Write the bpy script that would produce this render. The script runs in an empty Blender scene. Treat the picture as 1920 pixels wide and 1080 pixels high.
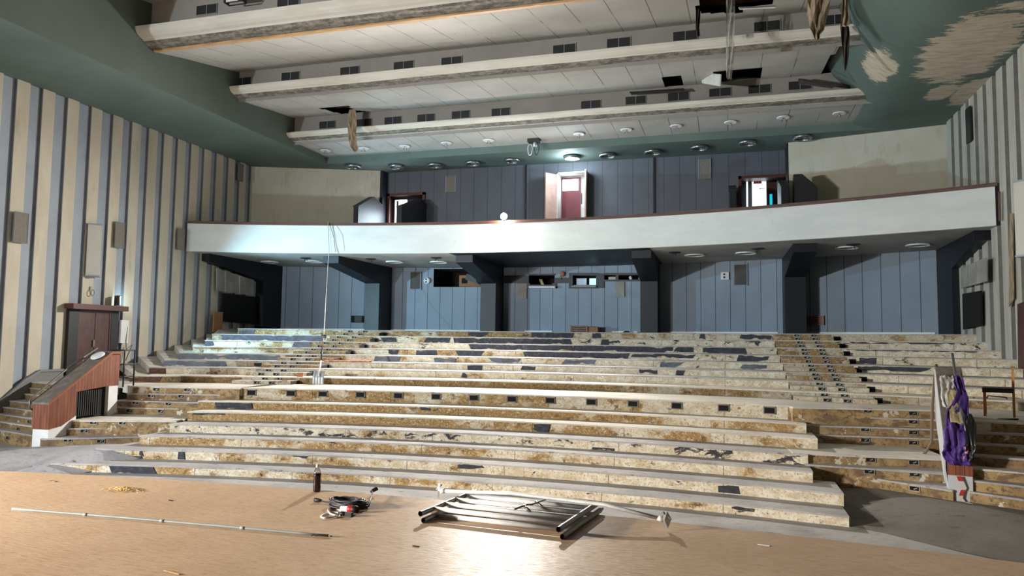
import bpy, bmesh, math, random
from mathutils import Vector, Matrix, noise
random.seed(7)
S = bpy.context.scene
COL = S.collection
V = Vector

# ---------------------------------------------------------------- camera
F, YAW, PITCH, ROLL = 1384.0, 0.2864, 0.07257, 0.01238
POS = V((0, 0, 1.6))
_fw = V((-math.sin(YAW)*math.cos(PITCH), math.cos(YAW)*math.cos(PITCH), math.sin(PITCH)))
_r0 = V((math.cos(YAW), math.sin(YAW), 0)); _u0 = _r0.cross(_fw)
_rt = math.cos(ROLL)*_r0 + math.sin(ROLL)*_u0
_up = -math.sin(ROLL)*_r0 + math.cos(ROLL)*_u0
cam_d = bpy.data.cameras.new('camera'); cam_d.sensor_width = 36; cam_d.lens = F/1920*36
cam_d.clip_end = 200
cam = bpy.data.objects.new('camera', cam_d); COL.objects.link(cam)
_m = Matrix((_rt, _up, -_fw)).transposed().to_4x4(); _m.translation = POS
cam.matrix_world = _m
S.camera = cam

def ray(x, y):
    return _rt*((x-960)/F) - _up*((y-540)/F) + _fw
def on(x, y, ax, v):                 # where the sight line through a pixel meets the plane axis = v
    d = ray(x, y); return POS + d*((v-POS[ax])/d[ax])
def atz(x, y, z): return on(x, y, 2, z)
def aty(x, y, v): return on(x, y, 1, v)
def atx(x, y, v): return on(x, y, 0, v)
def atpl(x, y, P, N):
    d = ray(x, y); return POS + d*((V(P)-POS).dot(V(N))/d.dot(V(N)))
def proj(p):
    q = V(p)-POS; z = q.dot(_fw); return 960+F*q.dot(_rt)/z, 540-F*q.dot(_up)/z

def _fl(x0, y0, x1, y1, k=1.0):
    a = atz((x0+x1)/2, (y0+y1)/2, 8.4); l = atz(x0, (y0+y1)/2, 8.4); r = atz(x1, (y0+y1)/2, 8.4); b = atz((x0+x1)/2, y0, 8.4); f = atz((x0+x1)/2, y1, 8.4)
    return (a.x, (b.y+f.y)/2, max(abs(r.x-l.x)/2, .2)*k, max(abs(f.y-b.y)/2, .2)*k)
FLAKES = [_fl(1745, 20, 1900, 152), _fl(1624, 124, 1678, 168), _fl(1738, 160, 1790, 188), _fl(1790, 150, 1858, 194), _fl(1590, -30, 1660, 12)]

# ---------------------------------------------------------------- materials
def lin(c):
    c = c/255.0
    return c/12.92 if c <= .04045 else ((c+.055)/1.055)**2.4
def rgb(r, g, b): return (lin(r), lin(g), lin(b), 1)

class NT:
    def __init__(s, name):
        s.m = bpy.data.materials.new(name); s.m.use_nodes = True
        s.t = s.m.node_tree; s.n = s.t.nodes; s.n.clear()
        s.out = s.n.new('ShaderNodeOutputMaterial'); s.b = s.n.new('ShaderNodeBsdfPrincipled')
        s.t.links.new(s.b.outputs[0], s.out.inputs[0])
        s.geo = s.n.new('ShaderNodeNewGeometry'); s.pos = s.geo.outputs['Position']
    def link(s, a, b): s.t.links.new(a, b)
    def val(s, sock, v):
        if hasattr(v, 'is_output') or isinstance(v, bpy.types.NodeSocket): s.link(v, sock)
        else: sock.default_value = v
    def scale(s, vec, sc):
        n = s.n.new('ShaderNodeVectorMath'); n.operation = 'MULTIPLY'; s.link(vec, n.inputs[0]); n.inputs[1].default_value = sc; return n.outputs[0]
    def noise(s, sc=1, det=6, vec=None, rough=.6, stretch=None, dist=0):
        n = s.n.new('ShaderNodeTexNoise'); n.inputs['Scale'].default_value = sc; n.inputs['Detail'].default_value = det
        n.inputs['Roughness'].default_value = rough; n.inputs['Distortion'].default_value = dist
        v = vec or s.pos
        if stretch: v = s.scale(v, stretch)
        s.link(v, n.inputs['Vector']); return n.outputs['Fac']
    def math(s, op, a, b=0, c=None, clamp=False):
        n = s.n.new('ShaderNodeMath'); n.operation = op; n.use_clamp = clamp
        s.val(n.inputs[0], a); s.val(n.inputs[1], b)
        if c is not None: s.val(n.inputs[2], c)
        return n.outputs[0]
    def step(s, v, lo, hi):
        n = s.n.new('ShaderNodeMapRange'); n.interpolation_type = 'SMOOTHSTEP'
        s.val(n.inputs[0], v); s.val(n.inputs[1], lo); s.val(n.inputs[2], hi); return n.outputs[0]
    def mix(s, f, a, b, mode='MIX'):
        n = s.n.new('ShaderNodeMix'); n.data_type = 'RGBA'; n.blend_type = mode
        s.val(n.inputs[0], f); s.val(n.inputs[6], a); s.val(n.inputs[7], b); return n.outputs[2]
    def sep(s, v=None):
        n = s.n.new('ShaderNodeSeparateXYZ'); s.link(v or s.pos, n.inputs[0]); return n.outputs
    def seam(s, coord, pitch, w, off=0):
        a = s.math('ADD', coord, off); f = s.math('FRACT', s.math('DIVIDE', a, pitch)); return s.math('LESS_THAN', f, w/pitch)
    def bump(s, h, st=.3, dist=.01):
        n = s.n.new('ShaderNodeBump'); n.inputs['Strength'].default_value = st; n.inputs['Distance'].default_value = dist
        s.link(h, n.inputs['Height']); s.link(n.outputs[0], s.b.inputs['Normal'])
    def fin(s, col, rough=.7, metal=0, spec=None):
        s.val(s.b.inputs['Base Color'], col); s.val(s.b.inputs['Roughness'], rough); s.b.inputs['Metallic'].default_value = metal
        if spec is not None: s.b.inputs['Specular IOR Level'].default_value = spec
        return s.m

def plain(name, c, rough=.7, metal=0, var=.12, sc=3.0, det=6, stretch=None, bump=0):
    t = NT(name); n = t.noise(sc, det, stretch=stretch)
    a = tuple(x*(1-var) for x in c[:3])+(1,); b = tuple(min(1, x*(1+var)) for x in c[:3])+(1,)
    if bump: t.bump(n, bump)
    return t.fin(t.mix(t.step(n, .3, .7), a, b), rough, metal)
def emit(name, c, st):
    t = NT(name); t.b.inputs['Emission Color'].default_value = c; t.b.inputs['Emission Strength'].default_value = st
    return t.fin(c, .5)

M = {}
M['black'] = plain('navy_black_paint', rgb(15, 17, 26), .5, var=.3, sc=1.5)
M['void'] = plain('dark_void', rgb(9, 9, 10), .9)
M['dark'] = plain('dark_plastic', rgb(34, 34, 36), .5)
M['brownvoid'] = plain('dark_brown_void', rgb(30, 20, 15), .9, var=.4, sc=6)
M['metal'] = plain('galvanised_metal', rgb(228, 228, 228), .6, .15, sc=8)
M['alu'] = plain('bright_aluminium', rgb(186, 188, 190), .45, .6, sc=8)
M['steel'] = plain('dull_steel', rgb(128, 127, 124), .42, .75, sc=8)
M['ring'] = plain('lamp_ring_metal', rgb(150, 152, 152), .35, .9, sc=8)
M['white'] = plain('white_plastic', rgb(222, 222, 222), .5, var=.05)
M['red'] = plain('red_plastic', rgb(190, 30, 35), .45)
M['woodedge'] = plain('pale_wood', rgb(190, 150, 105), .6, var=.25, sc=2, stretch=(1, 12, 12))
M['chairwood'] = plain('chair_wood', rgb(176, 122, 76), .45, var=.2, sc=6, stretch=(6, 6, 1))
M['brick'] = plain('brick_orange', rgb(160, 106, 78), .9, var=.2, sc=9)
M['card'] = plain('cardboard', rgb(150, 108, 72), .85, var=.1, sc=3)
M['paperdirt'] = plain('dirty_packaging', rgb(176, 158, 120), .85, var=.25, sc=4)
M['lightgrey'] = plain('pale_grey_board', rgb(190, 192, 196), .6, var=.06)

# ochre and cream plaster on the risers; object colour: r ochre share, g dark smears, b lightness
t = NT('peeling_riser_plaster')
oi = t.n.new('ShaderNodeObjectInfo'); sp = t.n.new('ShaderNodeSeparateColor'); t.link(oi.outputs['Color'], sp.inputs[0])
big = t.noise(1.1, 5, stretch=(1, 1, 1.6)); mid = t.noise(5.5, 7, stretch=(1, 1, 1.5), dist=.4); fine = t.noise(26, 5, rough=.7)
mixn = t.math('ADD', t.math('MULTIPLY', big, .62), t.math('ADD', t.math('MULTIPLY', mid, .28), t.math('MULTIPLY', fine, .20)))
thr = t.math('ADD', t.math('SUBTRACT', .72, t.math('MULTIPLY', sp.outputs[0], .36)), t.math('MULTIPLY', t.step(t.sep()[0], -5.5, -.5), .11))
oc = t.step(mixn, t.math('SUBTRACT', thr, .035), t.math('ADD', thr, .035))
cream = t.mix(t.step(mid, .35, .65), rgb(196, 180, 150), rgb(226, 217, 200))
cream = t.mix(t.step(fine, .5, .68), cream, rgb(160, 138, 105))
ochre = t.mix(t.step(fine, .36, .62), rgb(126, 95, 54), rgb(178, 142, 88))
ochre = t.mix(t.step(mid, .55, .7), ochre, rgb(98, 76, 50))
fleck = t.step(t.noise(12, 8, rough=.78, stretch=(1, 1, 1.4)), .54, .60)
ochre = t.mix(t.math('MULTIPLY', fleck, .75), ochre, rgb(210, 196, 168))
c1 = t.mix(oc, cream, ochre)
c1 = t.mix(t.step(t.noise(60, 3), .62, .7), c1, rgb(232, 224, 206))
sm = t.noise(2.6, 8, stretch=(1, 1, 2.2), rough=.72, dist=.6)
thr2 = t.math('SUBTRACT', .79, t.math('MULTIPLY', sp.outputs[1], .34))
c1 = t.mix(t.step(sm, thr2, t.math('ADD', thr2, .03)), c1, rgb(60, 58, 62))
jx = t.sep()
c1 = t.mix(t.math('MULTIPLY', t.seam(jx[0], 1.93, .018, 31), .6), c1, rgb(80, 66, 50))
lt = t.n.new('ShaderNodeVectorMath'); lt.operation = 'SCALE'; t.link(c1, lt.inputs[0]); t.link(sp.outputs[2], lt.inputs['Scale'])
t.bump(mixn, .5, .012)
M['riser'] = t.fin(lt.outputs[0], .88)

def tread_mat(name, a, b, dirt):
    t = NT(name)
    n = t.noise(.8, 6, dist=.3); f = t.noise(18, 6, rough=.7); s2 = t.noise(3.2, 8, stretch=(1, 2.5, 1), rough=.7)
    c = t.mix(t.step(n, .35, .65), a, b); c = t.mix(t.step(s2, .58, .68), c, dirt)
    c = t.mix(t.math('MULTIPLY', t.step(f, .5, .7), .45), c, dirt)
    t.bump(f, .35, .006)
    return t.fin(c, .9)
M['tread'] = tread_mat('dusty_tread', rgb(158, 154, 153), rgb(186, 182, 178), rgb(112, 106, 104))
M['treadhi'] = tread_mat('pale_dusty_tread', rgb(190, 183, 170), rgb(212, 206, 195), rgb(150, 138, 120))
M['ramp'] = tread_mat('grey_ramp_felt', rgb(108, 103, 99), rgb(126, 121, 116), rgb(88, 84, 80))
M['ramppale'] = tread_mat('pale_ramp_felt', rgb(158, 155, 158), rgb(182, 178, 180), rgb(112, 104, 98))
M['brownstep'] = None
t = NT('brown_step_plaster')
b0 = t.noise(1.4, 6, stretch=(1, 1, 2)); b1 = t.noise(14, 6, rough=.7); b2 = t.noise(3.3, 7, dist=.5, stretch=(1, 1, 2))
c = t.mix(t.step(b0, .35, .65), rgb(138, 114, 78), rgb(172, 146, 102)); c = t.mix(t.step(b2, .50, .60), c, rgb(124, 98, 76)); c = t.mix(t.step(b1, .48, .68), c, rgb(96, 78, 58))
c = t.mix(t.step(t.noise(2.1, 8, rough=.7), .58, .61), c, rgb(205, 196, 178))
t.bump(b1, .4, .008)
M['brownstep'] = t.fin(c, .88)
# carpet remnants
t = NT('dark_carpet'); n = t.noise(9, 7, rough=.7); n2 = t.noise(2.2, 5)
c = t.mix(t.step(n, .4, .65), rgb(38, 39, 47), rgb(62, 62, 72)); c = t.mix(t.step(n2, .6, .75), c, rgb(116, 114, 118)); t.bump(n, .5, .01)
M['carpet'] = t.fin(c, .75)
t = NT('blue_dark_vinyl'); n = t.noise(7, 7, rough=.7, stretch=(1, 1, 2))
c = t.mix(t.step(n, .4, .65), rgb(24, 28, 40), rgb(56, 68, 94)); t.bump(n, .5, .01)
M['vinyl'] = t.fin(c, .4)
# stage hardboard
t = NT('stage_hardboard'); n = t.noise(.7, 5); f = t.noise(30, 5, stretch=(.25, 1, 1), rough=.7); sc = t.noise(5, 8, stretch=(.3, 1.6, 1), rough=.75)
c = t.mix(t.step(n, .3, .7), rgb(206, 176, 148), rgb(220, 192, 164)); c = t.mix(t.math('MULTIPLY', t.step(f, .45, .7), .5), c, rgb(172, 138, 106))
c = t.mix(t.math('MULTIPLY', t.step(sc, .62, .72), .55), c, rgb(160, 122, 88)); c = t.mix(t.step(t.noise(11, 8, rough=.8), .72, .75), c, rgb(120, 95, 72))
hb = t.noise(38, 4, stretch=(.22, 1.5, 1), rough=.6); t.bump(hb, .6, .008)
rf = t.math('MULTIPLY_ADD', t.step(hb, .35, .65), .24, .26)
M['stage'] = t.fin(c, rf, spec=.07)
# walls
t = NT('cream_wall_board'); n = t.noise(1.2, 6, stretch=(1, 1, .4)); f = t.noise(20, 5)
c = t.mix(t.step(n, .3, .7), rgb(186, 177, 158), rgb(204, 195, 176)); c = t.mix(t.math('MULTIPLY', t.step(t.noise(.9, 7, stretch=(2, 2, .5)), .58, .75), .5), c, rgb(150, 134, 108))
M['cream'] = t.fin(c, .7)
M['bluegrey'] = plain('blue_grey_wall', rgb(154, 162, 174), .75, var=.08, sc=1)
M['sidegrey'] = plain('grey_board_side', rgb(124, 126, 130), .75, var=.08, sc=1)
M['rcream'] = plain('pale_grey_board', rgb(182, 178, 168), .7, var=.12, sc=2, stretch=(2, 2, .3))
M['rside'] = plain('right_board_side', rgb(126, 124, 120), .75)
M['pvc'] = plain('grey_conduit', rgb(146, 156, 160), .5, var=.08)
M['dado'] = plain('dado_grey', rgb(120, 119, 116), .7, var=.1)
t = NT('dirty_skirting_plaster'); n = t.noise(3, 7, rough=.7); c = t.mix(t.step(n, .4, .65), rgb(200, 195, 186), rgb(160, 150, 136)); M['skirt'] = t.fin(c, .85)
def panelwall(name, a, b, pitch, off=0, line=(60, 66, 76)):
    t = NT(name); x = t.sep()[0]; n = t.noise(.9, 6, stretch=(1, 1, .6))
    c = t.mix(t.step(n, .3, .7), a, b)
    idx = t.math('FLOOR', t.math('DIVIDE', t.math('ADD', x, off), pitch)); w = t.n.new('ShaderNodeTexWhiteNoise'); w.noise_dimensions = '1D'; t.link(idx, w.inputs['W'])
    c = t.mix(t.math('MULTIPLY', w.outputs['Value'], .16), c, rgb(92, 98, 108))
    c = t.mix(t.math('MULTIPLY', t.step(t.noise(3.5, 7, rough=.75, dist=1), .66, .72), .45), c, rgb(70, 74, 82))
    c = t.mix(t.seam(x, pitch, .022, off), c, rgb(*line))
    return t.fin(c, .65)
M['greywall'] = panelwall('blue_grey_panelling', rgb(128, 140, 154), rgb(140, 152, 166), .52, 40)
M['greywall2'] = panelwall('dull_blue_grey_panelling', rgb(86, 90, 99), rgb(97, 101, 110), .565, 40.1)
t = NT('stained_beige_plaster'); n = t.noise(.6, 6); f = t.noise(5, 7, stretch=(1, 1, .25)); z = t.sep()[2]
c = t.mix(t.step(n, .3, .7), rgb(198, 192, 175), rgb(211, 206, 192)); c = t.mix(t.math('MULTIPLY', t.step(f, .52, .7), .35), c, rgb(160, 144, 108))
edge = t.math('ADD', z, t.math('MULTIPLY', t.noise(2.5, 6), .2))
c = t.mix(t.math('MULTIPLY', t.step(edge, 7.48, 7.36), .55), c, rgb(158, 146, 116))
M['beige'] = t.fin(c, .85)
t = NT('white_balcony_paint'); n = t.noise(.8, 6, stretch=(1, 1, 3)); f = t.noise(6, 7)
c = t.mix(t.step(n, .3, .7), rgb(203, 206, 204), rgb(215, 217, 215)); c = t.mix(t.math('MULTIPLY', t.step(f, .6, .75), .25), c, rgb(170, 165, 150))
M['parapet'] = t.fin(c, .65)
t = NT('grey_soffit_paint'); n = t.noise(.7, 6); c = t.mix(t.step(n, .35, .7), rgb(176, 174, 168), rgb(150, 148, 142)); M['soffit'] = t.fin(c, .8)
t = NT('railwood'); n = t.noise(4, 6, stretch=(.4, 1, 6)); c = t.mix(t.step(n, .35, .65), rgb(62, 34, 24), rgb(92, 54, 38)); M['railwood'] = t.fin(c, .5)
t = NT('mahogany_strip_cladding'); n = t.noise(3, 6, stretch=(6, 6, .5)); p = t.sep(); s1 = t.math('ADD', p[0], p[1])
c = t.mix(t.step(n, .35, .65), rgb(110, 60, 40), rgb(140, 80, 54)); c = t.mix(t.seam(s1, .085, .008, 60), c, rgb(60, 28, 18)); M['clad'] = t.fin(c, .45)
M['cladplain'] = plain('mahogany_plain', rgb(140, 82, 54), .4, var=.15, sc=4)
t = NT('grey_worn_capping'); n = t.noise(6, 7); c = t.mix(t.step(n, .4, .65), rgb(104, 96, 88), rgb(126, 117, 108)); M['capping'] = t.fin(c, .6)
t = NT('darkred_door'); n = t.noise(5, 6, stretch=(2, 2, .5)); c = t.mix(t.step(n, .35, .65), rgb(66, 36, 34), rgb(84, 48, 44)); M['door'] = t.fin(c, .42)
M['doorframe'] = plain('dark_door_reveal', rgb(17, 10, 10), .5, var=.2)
M['lintel'] = plain('lintel_wood', rgb(86, 44, 36), .5, var=.2, sc=5, stretch=(3, 1, 6))
# ceiling
t = NT('white_ceiling_panel'); x = t.sep(); n = t.noise(.5, 5); f = t.noise(3, 7)
c = t.mix(t.step(n, .3, .7), rgb(172, 170, 165), rgb(188, 186, 181)); c = t.mix(t.math('MULTIPLY', t.step(f, .55, .75), .3), c, rgb(156, 150, 140))
sk = t.math('ADD', x[0], t.math('MULTIPLY', x[1], 0.0)); c = t.mix(t.math('MULTIPLY', t.seam(sk, .9, .022, 40.5), t.step(t.noise(.9, 2), .3, .55)), c, rgb(96, 92, 88))
c = t.mix(t.math('MULTIPLY', t.step(t.noise(14, 4, stretch=(3.0, .25, .3)), .63, .68), t.step(t.noise(.55, 2), .6, .66)), c, rgb(96, 88, 78))
M['ceil'] = t.fin(c, .75)
t = NT('cove_front'); n = t.noise(.9, 6, stretch=(.6, 1, 3)); c = t.mix(t.step(n, .35, .7), rgb(206, 201, 190), rgb(190, 184, 172)); M['cove'] = t.fin(c, .7)
t = NT('cove_dirty_strip'); n = t.noise(7, 8, rough=.75, stretch=(.6, 1, 1)); c = t.mix(t.step(n, .4, .62), rgb(92, 88, 80), rgb(144, 138, 128)); t.bump(n, .5, .02); M['covestrip'] = t.fin(c, .85)
M['face'] = plain('cove_back_board', rgb(148, 142, 136), .8, var=.08, sc=1)
M['rawwood'] = plain('raw_dark_joist', rgb(92, 60, 44), .85, var=.4, sc=5, stretch=(1, 4, 4))
M['torn'] = plain('torn_ceiling_board', rgb(150, 132, 108), .85, var=.35, sc=5, stretch=(2, 2, .8))
M['tornwhite'] = plain('torn_white_board', rgb(196, 193, 186), .8, var=.1, sc=4)
M['tornback'] = plain('board_back', rgb(58, 50, 44), .85, var=.3)
# green soffit, paint flaked off to bare plaster in irregular patches (x, y, half sizes)
t = NT('green_soffit_paint'); n = t.noise(.5, 5); c = t.mix(t.step(n, .3, .7), rgb(90, 106, 100), rgb(102, 118, 112))
edge = t.math('SUBTRACT', t.noise(1.5, 12, rough=.8, stretch=(.6, 2.2, 1)), .5); xyz = t.sep(); mask = None
for px, py, rx, ry in FLAKES:
    dx = t.math('DIVIDE', t.math('SUBTRACT', xyz[0], px), rx); dy = t.math('DIVIDE', t.math('SUBTRACT', xyz[1], py), ry)
    d = t.math('SQRT', t.math('ADD', t.math('MULTIPLY', dx, dx), t.math('MULTIPLY', dy, dy)))
    k = t.step(t.math('ADD', d, t.math('MULTIPLY', edge, 2.3)), 1.05, .99)
    mask = k if mask is None else t.math('MAXIMUM', mask, k)
bare = t.mix(t.step(t.noise(4, 7, stretch=(.6, 2.5, 1)), .4, .65), rgb(202, 190, 170), rgb(180, 166, 146))
M['green'] = t.fin(t.mix(mask, c, bare), .8)
M['greenplain'] = plain('green_fascia_paint', rgb(86, 98, 90), .8, var=.06, sc=.7)
# ---------------------------------------------------------------- builders
class MB:
    """collects vertices and faces in world coordinates, then links them as ONE mesh object"""
    def __init__(s): s.v = []; s.f = []; s.mi = []; s.cur = 0; s.sm = set()
    def add(s, vs, fs, smooth=False):
        o = len(s.v); s.v += [tuple(p) for p in vs]
        for f in fs:
            s.f.append(tuple(i+o for i in f)); s.mi.append(s.cur)
            if smooth: s.sm.add(len(s.f)-1)
        return s
    def box(s, x0, x1, y0, y1, z0, z1):
        return s.add([(x, y, z) for z in (z0, z1) for y in (y0, y1) for x in (x0, x1)],
                     [(0, 2, 3, 1), (4, 5, 7, 6), (0, 1, 5, 4), (2, 6, 7, 3), (0, 4, 6, 2), (1, 3, 7, 5)])
    def obox(s, c, ax, ay, az):           # centre and three half-axis vectors
        c, ax, ay, az = map(V, (c, ax, ay, az))
        return s.add([c+i*ax+j*ay+k*az for k in (-1, 1) for j in (-1, 1) for i in (-1, 1)],
                     [(0, 2, 3, 1), (4, 5, 7, 6), (0, 1, 5, 4), (2, 6, 7, 3), (0, 4, 6, 2), (1, 3, 7, 5)])
    def quad(s, a, b, c, d): return s.add([a, b, c, d], [(0, 1, 2, 3)])
    def prism(s, poly, vec):              # planar polygon pushed along a vector
        n = len(poly); vec = V(vec); P = [V(p) for p in poly]
        return s.add(P+[p+vec for p in P], [tuple(range(n)), tuple(range(2*n-1, n-1, -1))]+[(i, i+n, (i+1) % n+n, (i+1) % n) for i in range(n)])
    def tube(s, path, r, n=8, cap=True):
        P = [V(p) for p in path]; R = r if isinstance(r, (list, tuple)) else [r]*len(P); rings = []
        up = V((0, 0, 1)); prev = None
        for i, p in enumerate(P):
            d = (P[min(i+1, len(P)-1)]-P[max(i-1, 0)]).normalized()
            if prev is None: a = d.cross(up if abs(d.z) < .9 else V((1, 0, 0))).normalized()
            else: a = (prev-d*prev.dot(d)).normalized()
            prev = a; b = d.cross(a)
            rings += [p+R[i]*(math.cos(2*math.pi*k/n)*a+math.sin(2*math.pi*k/n)*b) for k in range(n)]
        fs = [(i*n+k, i*n+(k+1) % n, (i+1)*n+(k+1) % n, (i+1)*n+k) for i in range(len(P)-1) for k in range(n)]
        s.add(rings, fs, True)
        if cap:
            o = len(s.v)-len(rings)
            s.f += [tuple(o+k for k in range(n-1, -1, -1)), tuple(o+len(rings)-n+k for k in range(n))]; s.mi += [s.cur]*2
        return s
    def lathe(s, c, prof, n=24, ax=V((0, 0, 1)), cap=False):
        c = V(c); ax = V(ax).normalized(); a = ax.cross(V((1, 0, 0)) if abs(ax.x) < .9 else V((0, 1, 0))).normalized(); b = ax.cross(a); vs = []
        for r, z in prof: vs += [c+ax*z+r*(math.cos(2*math.pi*k/n)*a+math.sin(2*math.pi*k/n)*b) for k in range(n)]
        s.add(vs, [(i*n+k, i*n+(k+1) % n, (i+1)*n+(k+1) % n, (i+1)*n+k) for i in range(len(prof)-1) for k in range(n)], True)
        if cap:
            o = len(s.v)-len(vs); s.f += [tuple(o+k for k in range(n-1, -1, -1)), tuple(o+len(vs)-n+k for k in range(n))]; s.mi += [s.cur]*2
        return s
    def build(s, name, mats, parent=None, fix=True):
        off = V(parent['_base']) if parent is not None else V((0, 0, 0))
        me = bpy.data.meshes.new(name); me.from_pydata([tuple(V(p)-off) for p in s.v], [], s.f)
        for m in (mats if isinstance(mats, (list, tuple)) else [mats]): me.materials.append(M[m] if isinstance(m, str) else m)
        me.polygons.foreach_set('material_index', s.mi)
        me.polygons.foreach_set('use_smooth', [i in s.sm for i in range(len(s.f))])
        if fix:
            bm = bmesh.new(); bm.from_mesh(me); bmesh.ops.recalc_face_normals(bm, faces=bm.faces); bm.to_mesh(me); bm.free()
        me.update(); o = bpy.data.objects.new(name, me); COL.objects.link(o)
        if parent is not None:
            r = parent; lvl = V((0, 0, 0)); o.parent = parent
            o['_base'] = tuple(off)
        else: o['_base'] = (0, 0, 0)
        return o
def tag(o, label, cat, group=None, kind=None):
    o['label'] = label; o['category'] = cat
    if group: o['group'] = group
    if kind: o['kind'] = kind
    return o
def thing(name, label, cat, loc, group=None):
    o = bpy.data.objects.new(name, None); COL.objects.link(o); o.location = loc; o['_base'] = tuple(loc); o.empty_display_size = .1
    return tag(o, label, cat, group)
def struct(mb, name, mats): o = mb.build(name, mats); o['kind'] = 'structure'; return o
def single(mb, name, mats, base, label, cat, group=None):
    p = {'_base': tuple(base)}
    class Q(dict): pass
    me = [tuple(V(v)-V(base)) for v in mb.v]; mb.v = me
    o = mb.build(name, mats); o.location = base; o['_base'] = tuple(base); return tag(o, label, cat, group)
def dup(root, loc, label=None, rotz=None):
    r = root.copy(); COL.objects.link(r); r.location = loc; r['_base'] = tuple(loc)
    if rotz is not None: r.rotation_euler = (0, 0, rotz)
    if label: r['label'] = label
    for ch in list(root.children):
        c = ch.copy(); COL.objects.link(c); c.parent = r
        for g in list(ch.children):
            d = g.copy(); COL.objects.link(d); d.parent = c
    return r
ORD = ['first', 'second', 'third', 'fourth', 'fifth', 'sixth', 'seventh', 'eighth', 'ninth', 'tenth', 'eleventh', 'twelfth', 'thirteenth', 'fourteenth', 'fifteenth', 'sixteenth']

XL, XR, ZC = -18.15, 6.47, 8.4         # side walls, soffit height

# ---------------------------------------------------------------- terraces
RW = []                                  # (centre x, centre y, radius, base z, top z)
def mk(x, y, R, z0, z1): RW.append((-4.6, y-math.sqrt(R*R-(x+4.6)**2), R, z0, z1))
lo = [(12.42, -4.14, 29.8), (13.13, -4.39, 29.2), (13.82, -4.62, 28.5), (14.39, -4.82, 27.9), (15.13, -5.07, 27.3), (15.88, -5.32, 26.7), (16.53, -5.55, 26.1)]
zl = [-1, -.84, -.65, -.46, -.27, -.07, .11, .39]
for k, (y, x, R) in enumerate(lo): mk(x, y, R, zl[k], zl[k+1])
zu = [.39, .575, .765, .945, 1.135, 1.33, 1.53, 1.74, 1.95]
for k in range(8): mk(-6.2, 18.48+.87*k, 26.15+.87*k, zu[k], zu[k+1])
def rowy(k, x, dy=0):
    cx, cy, R, a, b = RW[k]; return cy+math.sqrt(R*R-(x-cx)**2)+dy
def rowx(px, k, py=None, dy=0):          # x of the riser where it shows at pixel column px
    z = (RW[k][3]+RW[k][4])/2; lo_, hi = -18.2, 6.6
    for _ in range(50):
        m = (lo_+hi)/2
        if proj((m, rowy(k, m, dy), z))[0] < px: lo_ = m
        else: hi = m
    return (lo_+hi)/2
def wally(x): return -2.54+math.sqrt(31.07**2-(x+7.02)**2)
def frange(a, b, n): return [a+(b-a)*i/n for i in range(n+1)]

OCH = [.42, .44, .54, .18, .74, .80, .62, .80, .28, .30, .40, .45, .32, .25, .58]
DRK = [.46, .48, .44, .72, .34, .36, .42, .15, .42, .44, .52, .55, .6, .66, .52]
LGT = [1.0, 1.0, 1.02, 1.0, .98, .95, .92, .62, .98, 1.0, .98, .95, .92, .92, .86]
ENDS_L = [98, 180, 262, 318, 352, 372, 437]
ENDS_R = [1592, 1582, 1524, 1515, 1533, 1512, 1508]
UEND_L = [250, 279, 307, 335, 362, 385, 398, 446]
rows_x = []
for k in range(15):
    cx, cy, R, z0, z1 = RW[k]
    if k < 7: xa, xb = rowx(ENDS_L[k], k), rowx(ENDS_R[k], k)
    else: xa, xb = rowx(UEND_L[k-7], k), XR+.02
    rows_x.append((xa, xb))
for k in range(15):
    cx, cy, R, z0, z1 = RW[k]; xa, xb = rows_x[k]; n = 90
    mb = MB(); xs = frange(xa, xb, n); lip = .028
    def back(x):
        if k == 14: return max(wally(x)+.25, rowy(k, x)+.4)
        return rowy(k+1, x)+.3
    w = [noise.noise(V((x*1.3, k*5.1, 0)))*.012+noise.noise(V((x*4, k*9.1, 3)))*.006 for x in xs]
    f = [(x, rowy(k, x)+w[i], z0-.12) for i, x in enumerate(xs)]; t_ = [(x, rowy(k, x)+w[i], z1-lip) for i, x in enumerate(xs)]
    bk = [(x, back(x), z1-lip) for x in xs]; bb = [(x, back(x), z0-.12) for x in xs]
    N = n+1; fs = []
    for i in range(n): fs += [(i, i+1, N+i+1, N+i)]
    mb.add(f+t_, fs)
    mb.add(f+t_+bk+bb, [(0, N, 2*N, 3*N), (n, 3*N+n, 2*N+n, N+n)]+[(2*N+i, 3*N+i, 3*N+i+1, 2*N+i+1) for i in range(n)])
    mb.cur = 1                          # tread slab with a thin nosing
    fl = [(x, rowy(k, x)-.03+w[i]*1.6, z1-lip) for i, x in enumerate(xs)]; fu = [(x, rowy(k, x)-.03+w[i]*1.6, z1) for i, x in enumerate(xs)]
    bu = [(x, back(x), z1) for x in xs]; bl = [(x, back(x), z1-lip) for x in xs]
    for i in range(n): mb.add([fl[i], fl[i+1], fu[i+1], fu[i]], [(0, 1, 2, 3)])
    for i in range(n): mb.add([fu[i], fu[i+1], bu[i+1], bu[i]], [(0, 1, 2, 3)])
    for i in range(n): mb.add([fl[i], bl[i], bl[i+1], fl[i+1]], [(0, 1, 2, 3)])
    mb.add([fl[0], fu[0], bu[0], bl[0]], [(0, 1, 2, 3)]); mb.add([fl[n], bl[n], bu[n], fu[n]], [(0, 1, 2, 3)])
    if k == 14:
        pass
    o = struct(mb, 'terrace_floor', ['riser', 'treadhi' if k in (4, 5, 6, 7) else 'tread'])
    o.color = (OCH[k], DRK[k], LGT[k], 1)
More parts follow.
